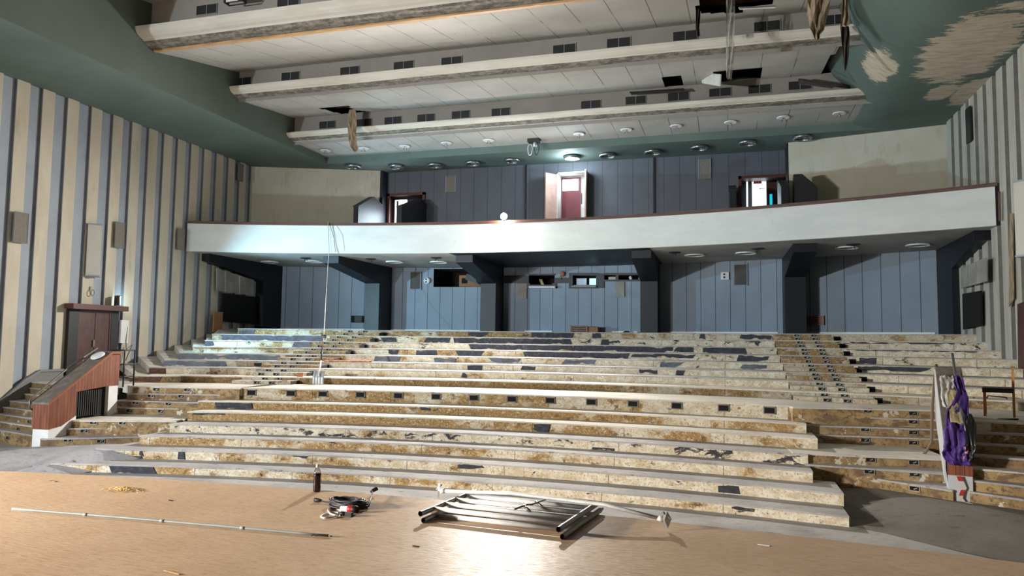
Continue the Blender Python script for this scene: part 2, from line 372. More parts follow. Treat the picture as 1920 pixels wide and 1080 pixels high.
# white plaster band stepping up between the row ends and the left wall
mb = MB(); pts = []
for k in range(7, 15):
    xa = rows_x[k][0]; pts += [(xa+.02, rowy(k, xa)+.02, RW[k][3]), (xa+.02, rowy(k, xa)+.02, RW[k][4]), (rows_x[min(k+1, 14)][0]+.02, rowy(min(k+1, 14), rows_x[min(k+1, 14)][0])+.02, RW[k][4])]
wl = [(XL+.05, p[1]+1.6+.25*(p[0]-XL), p[2]+.22) for p in pts]
for i in range(len(pts)-1): mb.quad(pts[i], wl[i], wl[i+1], pts[i+1])
for i in range(len(pts)-1): mb.quad(pts[i], pts[i+1], (pts[i+1][0]-.3, pts[i+1][1]+.2, pts[i+1][2]-.5), (pts[i][0]-.3, pts[i][1]+.2, pts[i][2]-.5))
struct(mb, 'trim_1', 'skirt')

# pit floor, stage
mb = MB(); mb.box(XL-.3, XR+.3, 3, 14.5, -1.2, -1.0); struct(mb, 'floor', 'tread')
def stagey(x): return -23.9+math.sqrt(31**2-(x+4.0)**2)
mb = MB(); xs = frange(-13, 7.5, 80)
top = [(x, stagey(x), 0) for x in xs]; n = len(xs)
mb.add(top+[(x, -6, 0) for x in xs], [(i, i+1, n+i+1, n+i) for i in range(n-1)])
mb.add(top+[(x, stagey(x), -1.05) for x in xs], [(i, n+i, n+i+1, i+1) for i in range(n-1)])
struct(mb, 'stage_floor', 'stage')

# side ramps
def ramp(backpx, frontpx, name, mat):
    mb = MB(); B = [atz(x, y, -.75) for x, y in backpx]; Fp = [atz(x, y, -1.0) for x, y in frontpx]; n = 10
    vs = []
    for i in range(n+1):
        s = i/n; z = -1.0+.25*(s*s*(3-2*s)) if True else 0
        for b, f in zip(B, Fp):
            p = f.lerp(b, s); vs.append((p.x, p.y, z+.004+noise.noise(V((p.x*1.2, p.y*1.2, 2)))*.012))
    m = len(B); mb.add(vs, [(i*m+j, i*m+j+1, (i+1)*m+j+1, (i+1)*m+j) for i in range(n) for j in range(m-1)], True)
    return struct(mb, name, mat)
def lramp():
    c1, c2, c3 = [V((rows_x[k][0], rowy(k, rows_x[k][0]), 0)) for k in range(3)]
    L = [atz(-220, 905, -1), None, None, atz(-220, 850, -.75)]; L[1] = L[0].lerp(L[3], .4); L[2] = L[0].lerp(L[3], .72)
    Rr = [V((c1.x-.5, c1.y-1.1, -1)), V((c1.x-.05, c1.y+.05, -.855)), V((c2.x+.12, c2.y+.05, -.665)), V((c3.x+.2, c3.y-.02, -.645))]
    M_ = [atz(40, 889, -1.0), atz(50, 868, -.93), atz(60, 853, -.84), atz(70, 838, -.75)]
    N_ = [atz(85, 886.5, -1.0), V((c1.x-.45, c1.y+.0, -.90)), V((c2.x-.4, c2.y, -.735)), atz(200, 834, -.70)]
    X_ = [V((c1.x+.5, c1.y-1.0, -1.06)), V((c1.x+.7, c1.y+.05, -1.0)), V((c2.x+.8, c2.y+.05, -.86)), V((c3.x+.9, c3.y-.02, -.72))]; cols = [L, M_, N_, Rr, X_]; mb = MB(); vs = []; nu, nv = 48, 24
    def cr(P, t_):
        n = len(P)-1; i = min(int(t_*n), n-1); u = t_*n-i; g = lambda j: P[min(max(j, 0), n)]
        a, b, c, d = g(i-1), g(i), g(i+1), g(i+2); return .5*((2*b)+(c-a)*u+(2*a-5*b+4*c-d)*u*u+(3*b-3*c+d-a)*u**3)
    for i in range(nu+1):
        q = [cr([c[r] for c in cols], i/nu) for r in range(4)]
        for j in range(nv+1):
            p = cr(q, j/nv); vs.append((p.x, p.y, p.z+.014*noise.noise(V((p.x*1.6, p.y*1.6, 1)))+.006))
    mb.add(vs, [(i*(nv+1)+j, (i+1)*(nv+1)+j, (i+1)*(nv+1)+j+1, i*(nv+1)+j+1) for i in range(nu) for j in range(nv)], True); struct(mb, 'ramp_floor', 'ramppale')
lramp()
ramp([(1520, 890), (1540, 895), (1600, 905), (1660, 917), (1770, 937), (1830, 944), (1925, 958), (2050, 976)], [(1585, 985), (1610, 990), (1660, 1000), (1720, 1015), (1800, 1035), (1870, 1050), (1960, 1068), (2100, 1100)], 'ramp_floor', 'ramp')

# side stairs: every step a block between a left and a right point of its foot line
SZ = [-.75+.1629*i for i in range(8)]
def stairs(lines, ext, mat, depth_to, dirn=None, reach=0):
    out = []
    for i, (a, b) in enumerate(lines):
        A = atz(*a, SZ[i]); B = atz(*b, SZ[i]); d = (B-A).normalized()
        if dirn is not None: d = dirn; A = B-d*((B.x-reach)/d.x)
        A = A-d*ext[0]; B = B+d*ext[1]; nrm = V((-d.y, d.x, 0))
        mb = MB(); L = depth_to
        vs = [A+V((0, 0, -.2)), B+V((0, 0, -.2)), B+V((0, 0, .135)), A+V((0, 0, .135))]
        mb.prism(vs, nrm*L)
        mb.cur = 1; q = [p-nrm*.025 for p in (A, B)]
        mb.prism([q[0]+V((0, 0, .135)), q[1]+V((0, 0, .135)), q[1]+V((0, 0, .163)), q[0]+V((0, 0, .163))], nrm*(L+.02))
        o = struct(mb, 'stair_slab', [mat, 'treadhi' if i in (2, 6) else 'tread']); out.append((A, B, nrm))
    return out
LST = stairs([((90, 837), (262, 832)), ((128, 817), (296, 814)), ((148, 802), (310, 803)), ((213, 776), (350, 779)), ((228, 763), (370, 767)), ((249, 750), (400, 752)), ((260, 737), (430, 740))], (.15, .25), 'brownstep', 2.2)
RST = stairs([((1532, 897), (1768, 936)), ((1539, 890), (1765, 906)), ((1515, 868), (1765, 879)), ((1545, 831), (1761, 839)), ((1520, 813), (1757, 821)), ((1511, 793), (1757, 803)), ((1511, 779.5), (1756, 785))], (.25, .15), 'brownstep', 2.2)
SZ0 = SZ; SZ = [-1+.15*i for i in range(10)]
OLST = stairs([((-20, 844), (62, 839)), ((-10, 832), (62, 829)), ((0, 815), (62, 812)), ((5, 800), (62, 797)), ((15, 785), (62, 782)), ((30, 770), (62, 768)), ((45, 755), (70, 752)), ((60, 745), (84, 741)), ((72, 736), (98, 731))], (0, .3), 'brownstep', 1.6, V((.96, -.28, 0)), XL+.1)
SZ = SZ0
ORST = stairs([((1830, 943), (1920, 957)), ((1830, 921), (1920, 932)), ((1830, 898), (1920, 906)), ((1830, 873), (1920, 880)), ((1830, 850), (1920, 856)), ((1830, 829), (1920, 834)), ((1830, 808), (1920, 812))], (.1, 2.2), 'brownstep', 2.4)
# landings beside the cross aisle
mb = MB(); e = LST[-1]; f = OLST[-1]
mb.prism([(XL-.05, 16.7, .2), (-15.3, 16.5, .2), (-14.75, 15.3, .2), (e[0].x-.1, e[0].y+.05, .2), (e[1].x, e[1].y+.05, .2), (e[1].x, rowy(7, e[1].x)+.4, .2), (-15.2, 17.2, .2), (XL-.05, 20.2, .2)], (0, 0, .19))
struct(mb, 'landing_floor', 'treadhi')
mb = MB(); e = RST[-1]; x9 = XR+.05
mb.prism([(e[0].x, e[0].y+.05, .2), (e[1].x, e[1].y+.05, .2), (x9, atz(1920, 788, .39).y, .2), (x9, rowy(7, x9)+.4, .2), (e[0].x, rowy(7, e[0].x)+.4, .2)], (0, 0, .189))
struct(mb, 'landing_floor', 'treadhi')

# rear aisles: a half step in front of every row, upper block
def lerp(a, b, t): return a+(b-a)*t
AISLE = {'left': ([435, 462, 490, 520, 550, 580, 606, 628], [545, 575, 603, 626, 648, 674, 694, 711]),
         'right': ([1487, 1481, 1475, 1470, 1464, 1458, 1454, 1450], [1645, 1630, 1615, 1606, 1593, 1582, 1574, 1563])}
for side, (pa, pb) in AISLE.items():
    for k in range(8):
        r = 7+k; xa = rowx(pa[k], r, dy=-.43); xb = rowx(pb[k], r, dy=-.43); z0 = RW[r][3]; h = (RW[r][4]-z0)/2
        mb = MB(); xs = frange(xa, xb, 8); n = 9
        f = [(x, rowy(r, x)-.43, z0-.05) for x in xs]; u = [(x, rowy(r, x)-.43, z0+h) for x in xs]; b = [(x, rowy(r, x)+.05, z0+h) for x in xs]; d = [(x, rowy(r, x)+.05, z0-.05) for x in xs]
        mb.add(f+u, [(i, i+1, n+i+1, n+i) for i in range(8)]); mb.cur = 2; mb.add([f[0], u[0], b[0], d[0]], [(0, 1, 2, 3)]); mb.add([f[8], d[8], b[8], u[8]], [(0, 1, 2, 3)]); mb.cur = 0
        mb.add([(x, rowy(r, x)-.006, z0+h) for x in xs]+[(x, rowy(r, x)-.006, RW[r][4]-.03) for x in xs], [(i, i+1, n+i+1, n+i) for i in range(8)])
        mb.cur = 1; mb.add(u+b, [(i, i+1, n+i+1, n+i) for i in range(8)])
        o = struct(mb, 'aisle_slab', ['riser', 'tread', 'brownvoid']); o.color = (.62-.3*(k < 2), .5, .74, 1) if side == 'left' else (.88-.2*(k < 2), .45, .72, 1)
# ---------------------------------------------------------------- side walls
LB = [10.85, 11.6, 12.35, 13.1, 13.88, 14.66, 15.43, 16.23, 17.05, 17.85, 18.6, 19.31, 19.98, 20.62, 21.28, 21.95, 22.62, 23.3, 23.98, 24.66]
mb = MB(); mb.box(XL-.3, XL, 9, 27.6, -1.2, 11.2); mb.cur = 1
for y in LB: mb.box(XL-.02, XL+.075, y, y+.385, -1.2, 8.45)
mb.cur = 2
for y in LB: mb.box(XL-.02, XL+.08, y-.012, y, -1.2, 8.45)
struct(mb, 'wall_left', ['bluegrey', 'cream', 'sidegrey'])
mb = MB(); mb.box(XR, XR+.3, 9, 27.6, -1.2, 11.2); mb.cur = 1
RB = [9.2+.72*i for i in range(25)]
for y in RB: mb.box(XR-.09, XR+.02, y, y+.46, -1.2, 8.45)
mb.cur = 2
for y in RB: mb.box(XR-.095, XR+.02, y-.012, y, -1.2, 8.45)
struct(mb, 'wall_right', ['rside', 'rcream', 'rside'])
# dado along the stairs at the foot of the left wall
mb = MB(); dz = [(13.0, -1.5, -1.0), (14.8, -.53, -.03), (15.3, -.12, .38), (15.75, .13, .62), (16.5, .32, .62)]
def dstrip(a, b, o):
    for (ya, la, ua), (yb, lb, ub) in zip(dz, dz[1:]): mb.prism([(XL+.12, ya, a(la, ua)), (XL+.12, yb, a(lb, ub)), (XL+.12, yb, b(lb, ub)), (XL+.12, ya, b(la, ua))], (o, 0, 0))
dstrip(lambda l, u: l, lambda l, u: u, .04); mb.cur = 1
dstrip(lambda l, u: l-.05, lambda l, u: l+.03, .07); dstrip(lambda l, u: u, lambda l, u: u+.06, .07); mb.cur = 2
dstrip(lambda l, u: l-.6, lambda l, u: l-.05, .04)
struct(mb, 'trim_2', ['dado', 'sidegrey', 'lightgrey'])

# ---------------------------------------------------------------- rear wall under the balcony (curved) with openings
def onwall(px, py, off=0):
    d = ray(px, py); lo_, hi = 15, 60
    for _ in range(60):
        m = (lo_+hi)/2; p = POS+d*(m/d.length)
        if p.y < wally(p.x)-off: lo_ = m
        else: hi = m
    return POS+d*(lo_/d.length)
def hole(x0, y0, x1, y1):
    a = onwall(x0, y0); b = onwall(x1, y1); c = onwall(x0, y1); d = onwall(x1, y0)
    return ((a.x+c.x)/2, (b.x+d.x)/2, (b.z+c.z)/2, (a.z+d.z)/2)
HL = [hole(813, 504, 904, 538), hole(992, 516, 1040, 536), hole(1074, 516, 1119, 534), hole(1133, 515, 1197, 525)]
mb = MB(); xs = sorted(set([round(x, 4) for x in frange(XL-.05, XR+.05, 60)]+[round(h[i], 4) for h in HL for i in (0, 1)]))
for a, b in zip(xs, xs[1:]):
    m = (a+b)/2; cuts = [(h[2], h[3]) for h in HL if h[0] < m < h[1]]
    zs = [1.7]+[z for c in sorted(cuts) for z in c]+[4.7]
    for i in range(0, len(zs), 2):
        mb.add([(a, wally(a), zs[i]), (b, wally(b), zs[i]), (b, wally(b), zs[i+1]), (a, wally(a), zs[i+1])], [(0, 1, 2, 3)])
struct(mb, 'wall_rear', 'greywall')
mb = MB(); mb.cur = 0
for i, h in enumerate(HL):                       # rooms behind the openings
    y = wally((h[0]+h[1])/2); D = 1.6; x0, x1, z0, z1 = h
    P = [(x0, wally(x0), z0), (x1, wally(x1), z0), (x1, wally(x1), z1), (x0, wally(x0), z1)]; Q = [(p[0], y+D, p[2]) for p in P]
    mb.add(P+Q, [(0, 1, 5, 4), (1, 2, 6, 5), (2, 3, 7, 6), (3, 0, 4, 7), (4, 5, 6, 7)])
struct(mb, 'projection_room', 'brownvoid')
mb = MB()
for x0, x1 in ((-18.0, -14.05), (-13.4, -9.35), (-7.85, -6.72), (-4.33, -3.35), (-2.35, 1.62), (2.52, 6.1)):
    xs = frange(x0, x1, 10)
    for a, b in zip(xs, xs[1:]): mb.prism([(a, wally(a)-.04, 1.9), (b, wally(b)-.04, 1.9), (b, wally(b)-.04, 2.05), (a, wally(a)-.04, 2.05)], (0, .05, 0))
struct(mb, 'baseboard_rear', 'white')

# ---------------------------------------------------------------- balcony
BC = (-6.56, -6.38); BR = 29.86
def baly(x, dr=0): return BC[1]+math.sqrt((BR+dr)**2-(x-BC[0])**2)
def ring(mb, d0, d1, x0, x1, z0, z1, n=70):
    xs = frange(x0, x1, n)
    for a, b in zip(xs, xs[1:]):
        mb.add([(a, baly(a, d0), z0), (b, baly(b, d0), z0), (b, baly(b, d0), z1), (a, baly(a, d0), z1), (a, baly(a, d1), z0), (b, baly(b, d1), z0), (b, baly(b, d1), z1), (a, baly(a, d1), z1)],
               [(0, 1, 2, 3), (3, 2, 6, 7), (7, 6, 5, 4), (4, 5, 1, 0)])
    for x in (x0, x1): mb.add([(x, baly(x, d0), z0), (x, baly(x, d0), z1), (x, baly(x, d1), z1), (x, baly(x, d1), z0)], [(0, 1, 2, 3)])
mb = MB(); ring(mb, 0, .16, XL+.13, XR-.16, 4.59, 5.56); struct(mb, 'balcony_wall', 'parapet')
mb = MB(); ring(mb, -.05, .22, XL+.13, XR-.13, 5.56, 5.65); struct(mb, 'trim_3', 'railwood')
def soff(x0, x1, z, name, mat):
    mb = MB(); xs = frange(x0, x1, 24); n = 25
    fr = [(x, baly(x, .1), z) for x in xs]; bk = [(x, wally(x)+.3, z) for x in xs]
    mb.add(fr+bk, [(i, i+1, n+i+1, n+i) for i in range(24)]); mb.add([(p[0], p[1], p[2]+.3) for p in fr+bk], [(i, n+i, n+i+1, i+1) for i in range(24)])
    return struct(mb, name, mat)
soff(XL, -9.2, 4.6, 'balcony_slab', 'soffit'); soff(-9.2, -2.38, 4.59, 'balcony_slab', 'black'); soff(-2.38, XR, 4.6, 'balcony_slab', 'soffit')

# black cantilever brackets with their columns
def bracket(xt, yt, xc, w, zc=3.86, yc_off=1.05, base=1.8):
    """tip under the soffit at (xt, yt); column against the wall at xc"""
    yw = wally(xc); yc = yw-yc_off; dx = (xc-xt)
    mb = MB()
    def pt(x, y, z): return (x, y, z)
    prof = [(yt, xt, 4.6), (yt, xt, 4.34), (yc, xc, zc), (yc, xc, base), (yw+.1, xc, base), (yw+.1, xc, 4.6)]
    L = [V((p[1]-w/2, p[0], p[2])) for p in prof]; R_ = [V((p[1]+w/2, p[0], p[2])) for p in prof]; n = len(L)
    mb.add(L+R_, [tuple(range(n)), tuple(range(2*n-1, n-1, -1))]+[(i, i+n, (i+1) % n+n, (i+1) % n) for i in range(n)])
    return struct(mb, 'balcony_column', 'black')
bracket(-13.76, 23.55, -13.72, .62); bracket(-8.85, 24.1, -9.05, .62); bracket(-2.7, 23.9, -2.8, .62); bracket(2.17, 23.15, 2.12, .66)
bracket(-18.0, 22.05, -18.03, .5, yc_off=1.15); bracket(6.3, 21.4, 6.42, .46, yc_off=1.5)

# ---------------------------------------------------------------- upper rear wall
DO = {'a': (-13.16, -11.72, 7.42), 'b': (-6.18, -5.12, 7.98), 'c': (.46, 1.93, 7.44)}
mb = MB(); xs = sorted([-13.4, 2.05]+[v for d in DO.values() for v in d[:2]]); YB = 27.05
for a, b in zip(xs, xs[1:]):
    m = (a+b)/2; z0 = 4.8
    for d in DO.values():
        if d[0] < m < d[1]: z0 = d[2]
    mb.add([(a, YB, z0), (b, YB, z0), (b, YB, 8.5), (a, YB, 8.5)], [(0, 1, 2, 3)])
struct(mb, 'wall_back', 'greywall2')
mb = MB(); mb.box(-7.5, -7.44, YB-.05, YB+.02, 4.8, 8.4); mb.box(-2.62, -2.55, YB-.05, YB+.02, 4.8, 8.4); struct(mb, 'trim_4', 'black')
mb = MB(); mb.prism([(XL, 24.75, 4.8), (-13.42, 26.6, 4.8), (-13.42, 26.6, 8.45), (XL, 24.75, 8.45)], (0, .12, 0)); mb.cur = 1
mb.box(-13.46, -13.3, 26.6, 27.2, 4.8, 8.45); struct(mb, 'wall_back_left', ['beige', 'black'])
mb = MB(); mb.prism([(1.97, 26.05, 4.8), (XR, 25.0, 4.8), (XR, 25.0, 8.45), (1.97, 26.05, 8.45)], (0, .12, 0)); mb.cur = 1
mb.box(1.93, 2.03, 26.1, 27.2, 4.8, 8.45); struct(mb, 'wall_back_right', ['beige', 'black'])
mb = MB()                                         # balcony deck
xs = frange(XL, XR, 30); n = 31
mb.add([(x, baly(x, .1), 4.92) for x in xs]+[(x, 28.2, 5.5) for x in xs], [(i, i+1, n+i+1, n+i) for i in range(30)]); struct(mb, 'balcony_floor', 'capping')
# rooms behind the balcony doors
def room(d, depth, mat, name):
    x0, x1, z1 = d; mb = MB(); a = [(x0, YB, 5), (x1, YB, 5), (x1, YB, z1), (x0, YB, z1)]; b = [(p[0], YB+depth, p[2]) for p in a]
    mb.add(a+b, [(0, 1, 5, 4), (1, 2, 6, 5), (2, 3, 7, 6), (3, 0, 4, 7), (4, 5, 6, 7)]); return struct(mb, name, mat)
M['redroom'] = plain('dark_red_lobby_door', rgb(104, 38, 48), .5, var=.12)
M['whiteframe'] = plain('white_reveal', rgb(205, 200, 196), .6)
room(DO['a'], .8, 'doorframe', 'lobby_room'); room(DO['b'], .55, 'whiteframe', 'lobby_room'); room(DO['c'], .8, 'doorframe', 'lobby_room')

# ---------------------------------------------------------------- ceiling
mb = MB(); mb.box(XL-.3, -14.95, 5.0, 27.7, ZC, 11.2); mb.cur = 1
mb.add([(-14.945, 5, ZC), (-14.945, 25.05, ZC), (-14.945, 25.05, 11.2), (-14.945, 5, 11.2)], [(0, 1, 2, 3)]); struct(mb, 'ceiling_left', ['green', 'greenplain'])
mb = MB(); pr_ = [(XR+.3, ZC), (5.6, ZC), (4.7, ZC+.005), (4.2, ZC+.06), (3.88, ZC+.22), (3.5, 8.9), (2.98, 9.43), (2.72, 10.1), (2.6, 11.2)]; ny = 12; yy_ = frange(5, 25.06, ny); n = len(pr_)
mb.add([(x, y, z) for y in yy_ for x, z in pr_], [(i*n+k, i*n+k+1, (i+1)*n+k+1, (i+1)*n+k) for i in range(ny) for k in range(n-1)], True); struct(mb, 'ceiling_right', 'green')
mb = MB(); mb.box(-14.95, XR+.3, 25.05, 27.7, ZC, 11.2); struct(mb, 'ceiling_rear', 'green')
XA, XB = -14.95, 4.1
def coveprof(pts, name, mats, mi):
    mb = MB(); n = len(pts)
    for i in range(n-1):
        mb.cur = mi[i]; (y0, z0), (y1, z1) = pts[i], pts[i+1]; m = 40
        xs = frange(XA, XB-.0, m)
        mb.add([(x, y0+noise.noise(V((x*.8, y0, i)))*.008, z0+noise.noise(V((x*.7, 5, y0)))*.012) for x in xs]+[(x, y1+noise.noise(V((x*.8, y1, i+1)))*.008, z1+noise.noise(V((x*.7, 5, y1)))*.012) for x in xs], [(j, j+1, m+1+j+1, m+1+j) for j in range(m)], True)
    return struct(mb, name, mats)
def cove(y, zt, s, strip):
    """trough: lip at (y, zt), curved under side, dirty strip; s scales it"""
    P = [(y+.5*s, zt-.28*s), (y+.10*s, zt-.16*s), (y+.02, zt-.03), (y+.02, zt), (y, zt), (y+.02*s, zt-.09*s), (y+.08*s, zt-.17*s), (y+.17*s, zt-.225*s), (y+.27*s, zt-.25*s), (y+.31*s, zt-.29*s), (y+strip*.5, zt-.33*s), (y+strip, zt-.40*s)]
    return coveprof(P, 'ceiling_cove', ['cove', 'covestrip'], [0]*9+[1]*2)
cove(15.3, 9.76, 1.0, .73); cove(19.15, 9.46, .68, .55); cove(22.3, 8.87, .52, .40)
# white panels between the coves, with holes where boards have fallen
def inside(p, poly):
    c = False; n = len(poly)
    for i in range(n):
        (x0, y0), (x1, y1) = poly[i], poly[i-1]
        if (y0 > p[1]) != (y1 > p[1]) and p[0] < (x1-x0)*(p[1]-y0)/(y1-y0)+x0: c = not c
    return c
def panel(A, B, holes, nx=170, ny=26, sag=0):
    (y0, z0), (y1, z1) = A, B; N = V((0, -(z1-z0), y1-y0)).normalized()
    hp = []
    for h in holes:
        q = [atpl(x, y, (0, y0, z0), N) for x, y in h]; hp.append([(p.x, p.y) for p in q])
    mb = MB(); xs = frange(XA, XB, nx); ys = frange(y0, y1, ny); idx = {}
    for j, y in enumerate(ys):
        for i, x in enumerate(xs):
            s = (y-y0)/(y1-y0); idx[i, j] = len(mb.v); mb.v.append((x, y, z0+(z1-z0)*s+sag*math.sin(math.pi*s)+.012*noise.noise(V((x*.9, y*1.1, 0)))))
    for j in range(ny):
        for i in range(nx):
            c = ((xs[i]+xs[i+1])/2, (ys[j]+ys[j+1])/2)
            if any(inside(c, h) for h in hp): continue
            mb.f.append((idx[i, j], idx[i+1, j], idx[i+1, j+1], idx[i, j+1])); mb.mi.append(0)
    return struct(mb, 'ceiling_panel', 'ceil')
P1 = ((16.03, 9.36), (19.62, 10.08)); P2 = ((19.7, 9.19), (22.8, 9.53)); P3 = ((22.7, 8.66), (25.08, 8.66))
panel((11.5, 9.9), (15.85, 10.62), [])
panel(*P1, [[(1306, -40), (1308, 20), (1318, 24), (1390, 24), (1400, 14), (1450, 8), (1460, -40)]])
panel(*P2, [[(598, 203), (655, 198), (662, 206), (712, 211), (735, 213), (700, 216), (640, 214)], [(1239, 145), (1276, 142), (1279, 162), (1246, 166)], [(1336, 136), (1349, 133), (1430, 127), (1423, 148), (1395, 153), (1350, 158), (1345, 164), (1300, 166), (1220, 172), (1300, 161), (1345, 160)], [(1536, 140), (1545, 124), (1575, 84), (1604, 80), (1615, 140)]])
panel(*P3, [])
def face(y, z0, z1): 
    mb = MB(); mb.add([(XA, y, z0), (XB, y, z0), (XB, y, z1), (XA, y, z1)], [(0, 1, 2, 3)]); struct(mb, 'ceiling_board', 'face')
face(15.85, 9.4, 10.7); face(19.62, 9.1, 10.1); face(22.8, 8.55, 9.55)
mb = MB(); mb.box(XL-.3, XR+.3, 5, 27.7, 11.0, 11.2); struct(mb, 'roof', 'brownvoid')
# joists seen through the holes
mb = MB()
for y in (16.9, 17.6, 18.3, 19.0): mb.box(-3, XB, y, y+.07, 10.25, 10.45)
for x in (-2.4, -1.6, -.8): mb.box(x, x+.06, 16.2, 19.5, 10.45, 10.6)
for y in (20.3, 20.8, 21.3, 21.8, 22.3): mb.box(-3.5, 3.1, y, y+.06, 9.72, 9.86)
for y in (21.6, 22.1, 22.5): mb.box(-13.6, -10.6, y, y+.06, 9.68, 9.8)
for x in (-12.9, -12.1, -2.9, -1.2, -.5, 2.2): mb.box(x, x+.06, 20, 22.7, 9.86, 9.98)
struct(mb, 'roof_beam', 'rawwood')
mb = MB(); mb.box(XA, XB, 16, 19.7, 10.8, 10.82); mb.box(XA, XB, 19.8, 22.9, 10.2, 10.22); struct(mb, 'ceiling_void_board', 'brownvoid')
# raw timber batten along the nearest cove
mb = MB(); mb.box(-14.9, -.5, 15.93, 16.03, 9.325, 9.37); struct(mb, 'trim_5', 'woodedge')
# ---------------------------------------------------------------- ceiling fittings
t = NT('dark_grille'); p = t.sep(); c = t.mix(t.seam(p[2], .03, .012), rgb(38, 38, 42), rgb(14, 14, 16)); M['grille'] = t.fin(c, .6)
def vent_proto():
    r = thing('ceiling_vent', 'x', 'vent', (0, 0, 0), 'ventilation grilles behind the ceiling coves')
    mb = MB(); w, h = .33, .14
    for b in ((-w, w, h-.016, h), (-w, w, -h, -h+.016)): mb.box(b[0], b[1], -.02, .0, b[2], b[3])
    for x in (-w, -.008, w-.016): mb.box(x, x+.016, -.02, .0, -h, h)
    mb.build('frame', 'face', r)
    for s in (-1, 1):
        mb = MB(); a, b = (-w+.016, -.008) if s < 0 else (.008, w-.016); mb.box(a, b, -.008, .0, -h+.016, h-.016); mb.build('grille', 'grille', r)
    return r
vp = vent_proto(); first = True
F3 = [(614, 234), (682, 230), (737, 226), (799, 221), (864, 215), (939, 210), (1108, 196), (1192, 188), (1272, 181), (1350, 173), (1424, 167), (1500, 160)]
F2 = [(455, 153), (545, 143), (656, 133), (757, 123), (847, 115), (1058, 92), (1160, 80), (1285, 67), (1438, 49), (1565, 37)]
F1 = [(388, 18), (541, 2)]
for row, (L, y, nm) in enumerate(((F3, 22.79, 'behind the cove nearest the balcony'), (F2, 19.61, 'behind the middle cove'), (F1, 15.84, 'behind the cove nearest the stage'))):
    for i, (px, py) in enumerate(L):
        p = aty(px, py, y); lab = f'{ORD[i]} dark twin ceiling grille from the left {nm}'
        if first: vp.location = p; vp['label'] = lab; first = False
        else: dup(vp, p, lab)
# ring lights over the balcony
M['lampglow'] = emit('lit_lamp', (.85, .95, 1, 1), 30)
M['lensoff'] = plain('unlit_lens', rgb(70, 72, 74), .4)
def ring_proto():
    r = thing('ceiling_light', 'x', 'ceiling light', (0, 0, 0), 'round lights along the balcony ceiling')
    MB().lathe((0, 0, 0), [(.26, 0), (.30, -.01), (.31, -.07), (.29, -.11), (.255, -.12), (.245, -.09), (.25, -.02)], 28).build('rim', 'ring', r)
    MB().lathe((0, 0, 0), [(.25, -.05), (.18, -.04), (.06, -.035), (.001, -.034)], 28).build('lens', 'lensoff', r)
    MB().lathe((0, 0, 0), [(.12, -.036), (.13, -.06), (.10, -.065), (.09, -.04)], 20).build('inner_ring', 'ring', r)
    return r
rp = ring_proto()
RL = [(663, 314), (743, 314), (815, 312), (886, 308), (960, 303), (1073, 297), (1139, 293), (1224, 287), (1311, 279), (1401, 270), (1504, 260)]
for i, (px, py) in enumerate(RL):
    p = atz(px, py-2, ZC-.05); p.z = ZC
    if i == 5:
        q = dup(rp, p, 'round balcony ceiling light that is switched on, above the open centre door'); lit = q
        for ch in q.children:
            if ch.name.startswith('lens'): ch.data = ch.data.copy(); ch.data.materials[0] = M['lampglow']
        LITP = p
    else:
        lab = f'unlit round metal balcony ceiling light, {ORD[i]} from the left'
        if i == 0: rp.location = p; rp['label'] = lab
        else: dup(rp, p, lab)
# small roses on the last white panel and under the balcony
def rose_proto(name, grp, wires):
    r = thing(name, 'x', 'light fitting', (0, 0, 0), grp)
    MB().lathe((0, 0, 0), [(.20, 0), (.205, -.015), (.16, -.03), (.14, -.02), (.06, -.015), (.001, -.02)], 20).build('plate', 'white', r)
    mb = MB()
    for k in range(wires):
        a = k*2.2; mb.tube([(0, 0, -.01), (.05*math.cos(a), .05*math.sin(a), -.06), (.09*math.cos(a+.5), .09*math.sin(a+.5), -.13)], .006, 5)
    mb.build('wire', 'dark', r); return r
ro = rose_proto('ceiling_rose', 'roses left on the last white ceiling panel', 3)
for i, (px, py) in enumerate([(610, 282), (682, 278), (759, 274), (837, 268), (916, 263), (1086, 251), (1175, 243), (1268, 236), (1370, 229), (1469, 220), (1574, 212)]):
    p = atz(px, py, 8.64); lab = f'bare white ceiling rose, {ORD[i]} from the left on the panel above the balcony'
    if i == 0: ro.location = p; ro['label'] = lab
    else: dup(ro, p, lab, rotz=i*1.1)
def disc_proto():
    r = thing('ceiling_downlight', 'x', 'ceiling light', (0, 0, 0), 'flat round lights under the balcony')
    MB().lathe((0, 0, 0), [(.26, 0), (.34, -.01), (.345, -.04), (.30, -.05), (.27, -.03), (.26, -.01)], 28).build('rim', 'metal', r)
    MB().lathe((0, 0, 0), [(.28, -.02), (.15, -.03), (.001, -.032)], 28).build('lens', 'lensoff', r); return r
dp = disc_proto()
DL = [((506, 491), 'in the far left bay'), ((590, 490.5), 'left of the second black bracket'), ((740, 491), 'just right of the second black bracket'), ((823, 491.5), 'left of the black middle soffit'), ((1303, 478.5), 'just right of the black middle soffit'), ((1399, 474.5), 'left of the right-hand black bracket'), ((1588, 464.5), 'right of the right-hand black bracket'), ((1722, 459.5), 'near the right wall')]
for i, ((px, py), w) in enumerate(DL):
    p = atz(px, py, 4.58); p.z = 4.6; lab = f'flat round metal light under the balcony {w}'
    if i == 0: dp.location = p; dp['label'] = lab
    else: dup(dp, p, lab)
ru = rose_proto('ceiling_rose', 'broken roses under the balcony front', 4)
for ch in ru.children:
    if ch.name.startswith('plate'): ch.data.materials[0] = M['dark']
UL = [((573, 483.5), 'left of the second bracket'), ((695, 485), 'right of the second bracket'), ((818, 483), 'beside the black middle soffit, left'), ((1265, 473), 'beside the black middle soffit, right'), ((1421, 466), 'left of the right-hand bracket'), ((1600, 458), 'right of the right-hand bracket')]
